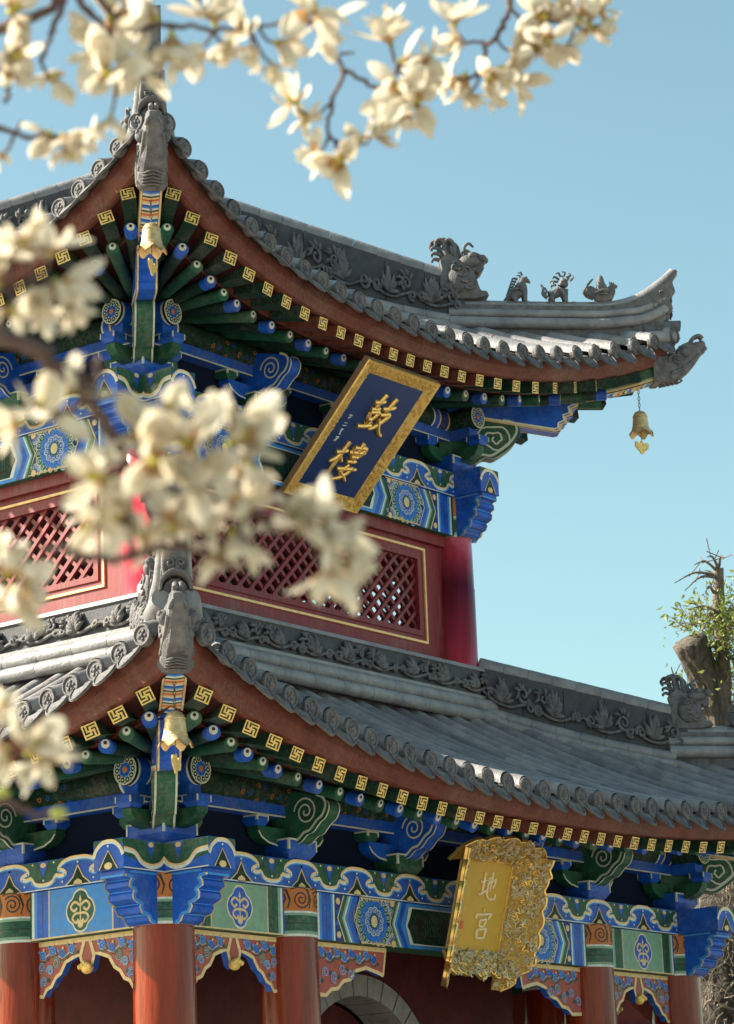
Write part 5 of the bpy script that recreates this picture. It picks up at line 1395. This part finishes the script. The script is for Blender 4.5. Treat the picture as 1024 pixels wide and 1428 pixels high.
def branch(label, stems, flowers, buds=(), grp='magnolia branches in front of the tower'):
    (x0, y0, d0, r0) = stems[0][0]
    origin = at(x0, y0, d0)
    t = empty('magnolia_branch', origin); tag(t, label, 'branch', grp)
    b = MB(); rg = random.Random(len(label))
    nodes = []
    for st in stems:
        P = [at(x, y, d)-origin for x, y, d, r in st]
        # a little natural kink between the given points
        pts = cr([(*p, r) for p, (_, _, _, r) in zip(P, st)], 5)
        pts = [(p[0]+rg.gauss(0, .003), p[1]+rg.gauss(0, .003), p[2]+rg.gauss(0, .003), p[3]) for p in pts]
        b.tube([p[:3] for p in pts], [p[3]*(1.25 if i % 5 == 0 else 1) for i, p in enumerate(pts)], 'twig_dark', 8)
        nodes += [Vector(p[:3]) for p in pts]
    # each flower sits on a short spur from the nearest wood
    fl = []
    for f in flowers:
        x, y, d = f[:3]; s = f[3] if len(f) > 3 else 1.0
        p = at(x, y, d)-origin; q = min(nodes, key=lambda n_: (n_-p).length)
        if (q-p).length > .02:
            m = q.lerp(p, .5)+Vector((0, 0, -.01)); b.tube(cr([tuple(q), tuple(m), tuple(p)], 4), lambda u: .0036-.001*u, 'twig_dark', 6)
        fl.append((p, q, s, f[4] if len(f) > 4 else None))
    b.build('stem', t)
    for i, (p, q, s, vec) in enumerate(fl):
        o = link('blossom', BL[FR.randrange(len(BL)-1)], t, p)
        d = (p-q); d = d.normalized() if d.length > 1e-4 else Vector((0, 0, -1))
        if vec: d = RGT*vec[0]+UPV*vec[1]-FWD*vec[2]
        else: d = d*.8+Vector((FR.gauss(0, .45), FR.gauss(0, .45), FR.gauss(0, .45)))-FWD*.25
        o.rotation_euler = (d.to_track_quat('Z', 'Y') @ Matrix.Rotation(FR.uniform(0, 6.3), 3, 'Z').to_quaternion()).to_euler(); s *= (.80 if d0 > 4.5 else .70)*FR.uniform(.82, 1.12); o.scale = (s, s, s)
    for x, y, d in buds:
        bm_ = MB(); bm_.lathe([(.001, -.012), (.007, -.006), (.009, .004), (.006, .014), (.001, .020)], 'bud', n=10)
        o = bm_.build('flower_bud', t, at(x, y, d)-origin); o.rotation_euler = (.3, 1.3, .4)
    return t
D1 = 5.6
branch('flowering magnolia branch hanging in the top centre with a forked dark twig',
    [[(405, -60, D1, .008), (430, 0, D1, .006), (450, 50, D1, .0055), (478, 100, D1, .005), (462, 145, D1, .0042), (460, 185, D1, .0035), (480, 205, D1, .003)],
     [(478, 100, D1, .0045), (510, 113, D1, .004), (535, 118, D1+.05, .0036), (552, 100, D1, .003), (548, 75, D1, .0026)], [(545, 118, D1, .003), (562, 138, D1, .0028)],
     [(462, 145, D1, .003), (440, 160, D1, .0028), (420, 155, D1, .0025)], [(460, 190, D1, .003), (500, 203, D1, .0026), (525, 190, D1, .0022)], [(470, 75, D1, .003), (495, 76, D1, .002)]],
    [(412, 142, D1, 1.15), (425, 165, D1, .9), (440, 213, D1, 1.1), (475, 222, D1-.1, 1.1), (502, 196, D1, .95), (522, 188, D1, .8), (545, 60, D1, 1.05), (560, 85, D1+.1, 1.0), (585, 100, D1, 1.2), (560, 122, D1-.1, 1.15), (575, 140, D1, 1.1), (548, 140, D1, 1.0), (565, 165, D1, .9, (.2, -1, .1)), (595, 80, D1, 1.0), (540, 30, D1, .9)])
branch('flowering magnolia branch crossing the sky at the top right',
    [[(700, -70, 5.9, .0085), (712, 0, 5.9, .006), (700, 38, 5.9, .0055), (680, 65, 5.9, .005), (674, 95, 5.9, .0035)], [(685, 58, 5.9, .004), (655, 58, 5.9, .003), (640, 50, 5.9, .0026)], [(712, 10, 5.9, .004), (735, 35, 5.9, .0035), (770, 30, 5.9, .003), (810, 20, 5.9, .0025)], [(735, -30, 5.9, .005), (752, 0, 5.9, .004), (760, 25, 5.9, .003), (800, 30, 5.9, .0025)]],
    [(634, 32, 5.9, 1.15, (0, 1, .4)), (645, 62, 5.9, .85), (648, 105, 5.9, 1.15), (655, 130, 5.9, 1.0, (.1, -1, .2)), (632, 112, 5.9, 1.0), (680, 108, 5.85, 1.1), (700, 95, 5.9, 1.2), (718, 108, 5.9, 1.0, (.7, -.5, .3)), (715, 70, 5.9, 1.1), (742, 62, 5.9, 1.15), (730, 40, 5.9, .9), (755, 20, 5.9, 1.1), (765, 55, 5.85, 1.1), (792, 62, 5.9, .95, (.2, -1, .2)), (785, 20, 5.9, 1.2), (810, 25, 5.9, 1.1), (835, 12, 5.9, 1.1), (838, 35, 5.9, .8, (1, -.3, .2)), (822, 40, 5.9, .8), (690, 135, 5.9, .7)])
D2 = 4.9
branch('flowering magnolia branch filling the top left corner over the roof tip',
    [[(-60, 60, D2, .012), (30, 30, D2, .009), (90, -5, D2, .008)], [(60, -60, D2, .010), (85, -10, D2, .008), (75, 40, D2, .005), (60, 80, D2, .004)], [(85, -40, D2, .008), (125, 15, D2, .006), (150, 45, D2, .004), (170, 80, D2, .003)], [(110, -40, D2, .007), (170, 30, D2, .005), (240, 35, D2, .0045), (300, 40, D2+.2, .004), (360, 40, D2+.3, .003), (420, 20, D2+.4, .003)], [(275, -50, D2+.2, .006), (277, 20, D2+.2, .004)], [(320, -50, D2+.3, .006), (325, 15, D2+.3, .004), (350, 40, D2+.3, .003)], [(-30, 70, D2, .006), (8, 110, D2, .005), (10, 145, D2, .004)]],
    [(15, 15, D2, 1.2), (22, 70, D2, 1.0), (75, 105, D2, 1.0), (135, 70, D2, 1.15), (155, 25, D2, 1.2, (.3, .3, -1)), (150, 105, D2-.1, 1.35, (.1, .2, 1)), (185, 90, D2, 1.2), (155, 162, D2, .95, (0, -1, .2)), (200, 105, D2, .9, (1, -.2, .3)), (215, 25, D2, 1.2), (240, 50, D2, 1.2), (240, 75, D2, .8), (275, 65, D2+.2, 1.0, (0, -1, .3)), (300, 30, D2+.2, 1.15), (320, 60, D2+.2, 1.0, (-.2, -1, .3)), (345, 45, D2+.3, 1.1), (385, 60, D2+.3, 1.0), (380, 90, D2+.3, .85, (0, -1, .2)), (430, 15, D2+.3, 1.2), (455, 25, D2+.4, 1.1), (455, 45, D2+.4, .8, (.3, -1, .2)), (350, 65, D2+.3, .8), (185, 10, D2, 1.1), (15, 100, D2, .8)])
branch('short magnolia twig with two brownish fading blossoms left of the upper roof tip',
    [[(-60, 190, 5.0, .006), (0, 180, 5.0, .005), (40, 190, 5.0, .004), (80, 190, 5.0, .003), (95, 205, 5.0, .002)], [(20, 185, 5.0, .003), (30, 165, 5.0, .002)]],
    [(68, 186, 5.0, .85), (88, 190, 5.0, .9, (.2, -1, .2)), (98, 205, 5.0, .8, (.3, -1, .1)), (0, 215, 5.0, .8), (125, 190, 5.0, .6)])
D3 = 3.9
branch('magnolia branch at the left edge with big open blossoms before the upper eave',
    [[(-120, 470, D3, .012), (-40, 420, D3, .008), (20, 400, D3, .005), (60, 380, D3, .003)]],
    [(72, 352, D3, 1.25, (.3, .9, .4)), (80, 395, D3, 1.2, (.6, -.6, .6)), (60, 425, D3, 1.05, (.1, -1, .4)), (30, 345, D3, 1.0), (10, 360, D3, 1.0), (18, 425, D3, 1.15), (-5, 395, D3, 1.2), (100, 430, D3, .8, (.6, -.8, .2))])
D4 = 3.7
branch('thick magnolia branch with the large blossom cluster in front of the upper windows',
    [[(-110, 440, D4, .016), (0, 470, D4, .012), (60, 495, D4, .011), (120, 545, D4, .010), (150, 600, D4, .008), (190, 660, D4, .007), (250, 690, D4, .006), (320, 700, D4, .005), (380, 735, D4, .004), (430, 745, D4, .003)],
     [(120, 545, D4, .008), (140, 520, D4, .005), (140, 500, D4, .004)], [(60, 765, D4, .004), (120, 775, D4, .005), (180, 778, D4, .0055), (250, 760, D4, .005), (330, 790, D4, .003)], [(190, 660, D4, .006), (180, 720, D4, .005), (180, 778, D4, .005)], [(120, 545, D4, .006), (90, 575, D4, .004), (65, 580, D4, .003)]],
    [(62, 578, D4, 1.5, (.05, 1, .35)), (95, 545, D4, .9, (.6, .6, .3)), (25, 590, D4, .9, (-1, -.3, .2)),
     (190, 600, D4, 1.2), (235, 575, D4, 1.15, (.3, .9, .4)), (300, 590, D4, 1.2), (325, 615, D4, 1.3, (.7, .5, .5)), (340, 650, D4, 1.2, (.9, 0, .4)), (145, 665, D4, 1.3, (-.9, .1, .5)), (215, 640, D4-.1, 1.3), (260, 620, D4-.1, 1.35, (0, .2, 1)), (335, 700, D4, 1.2, (.6, -.6, .4)), (270, 700, D4, 1.2, (.1, -.8, .6)), (170, 710, D4, 1.2, (-.4, -.6, .6)), (130, 730, D4, 1.15, (-.6, -.5, .5)), (200, 745, D4, 1.1), (240, 735, D4, 1.1), (325, 745, D4, 1.1, (.2, -1, .3)), (300, 772, D4, .8), (270, 655, D4-.1, 1.2, (.2, -.2, 1)),
     (420, 735, D4, 1.25, (-.1, .9, .4)), (455, 745, D4, 1.35, (.7, .4, .5)), (450, 770, D4, 1.3, (.9, -.2, .4)), (458, 790, D4, 1.25, (.05, -1, .25)), (405, 718, D4, .9), (485, 785, D4, 1.0, (1, -.2, .2))])
branch('magnolia twig with one white blossom beside the lower roof edge',
    [[(-100, 1020, D3, .008), (-20, 1050, D3, .005), (20, 1048, D3, .003)]], [(42, 1050, D3, 1.25, (.5, .8, .4)), (60, 1062, D3, .9, (.6, -.7, .3)), (8, 1048, D3, 1.0, (-.4, -.6, .5)), (5, 985, D3, .7)])
branch('magnolia twig with pale blossoms at the left edge beside the lattice window',
    [[(-110, 860, D3, .008), (-40, 835, D3, .005), (5, 815, D3, .003)]], [(10, 800, D3, 1.2), (18, 822, D3, 1.1, (.7, -.3, .5)), (-10, 840, D3, 1.1), (0, 770, D3, .9)])
branch('bare magnolia twig ending in a yellow green bud near the lower left edge',
    [[(-90, 1075, D3, .008), (0, 1112, D3, .0055), (35, 1132, D3, .0045), (70, 1137, D3, .0035)]], [], [(80, 1134, D3), (0, 1108, D3)])
SC.cycles.use_adaptive_sampling = True
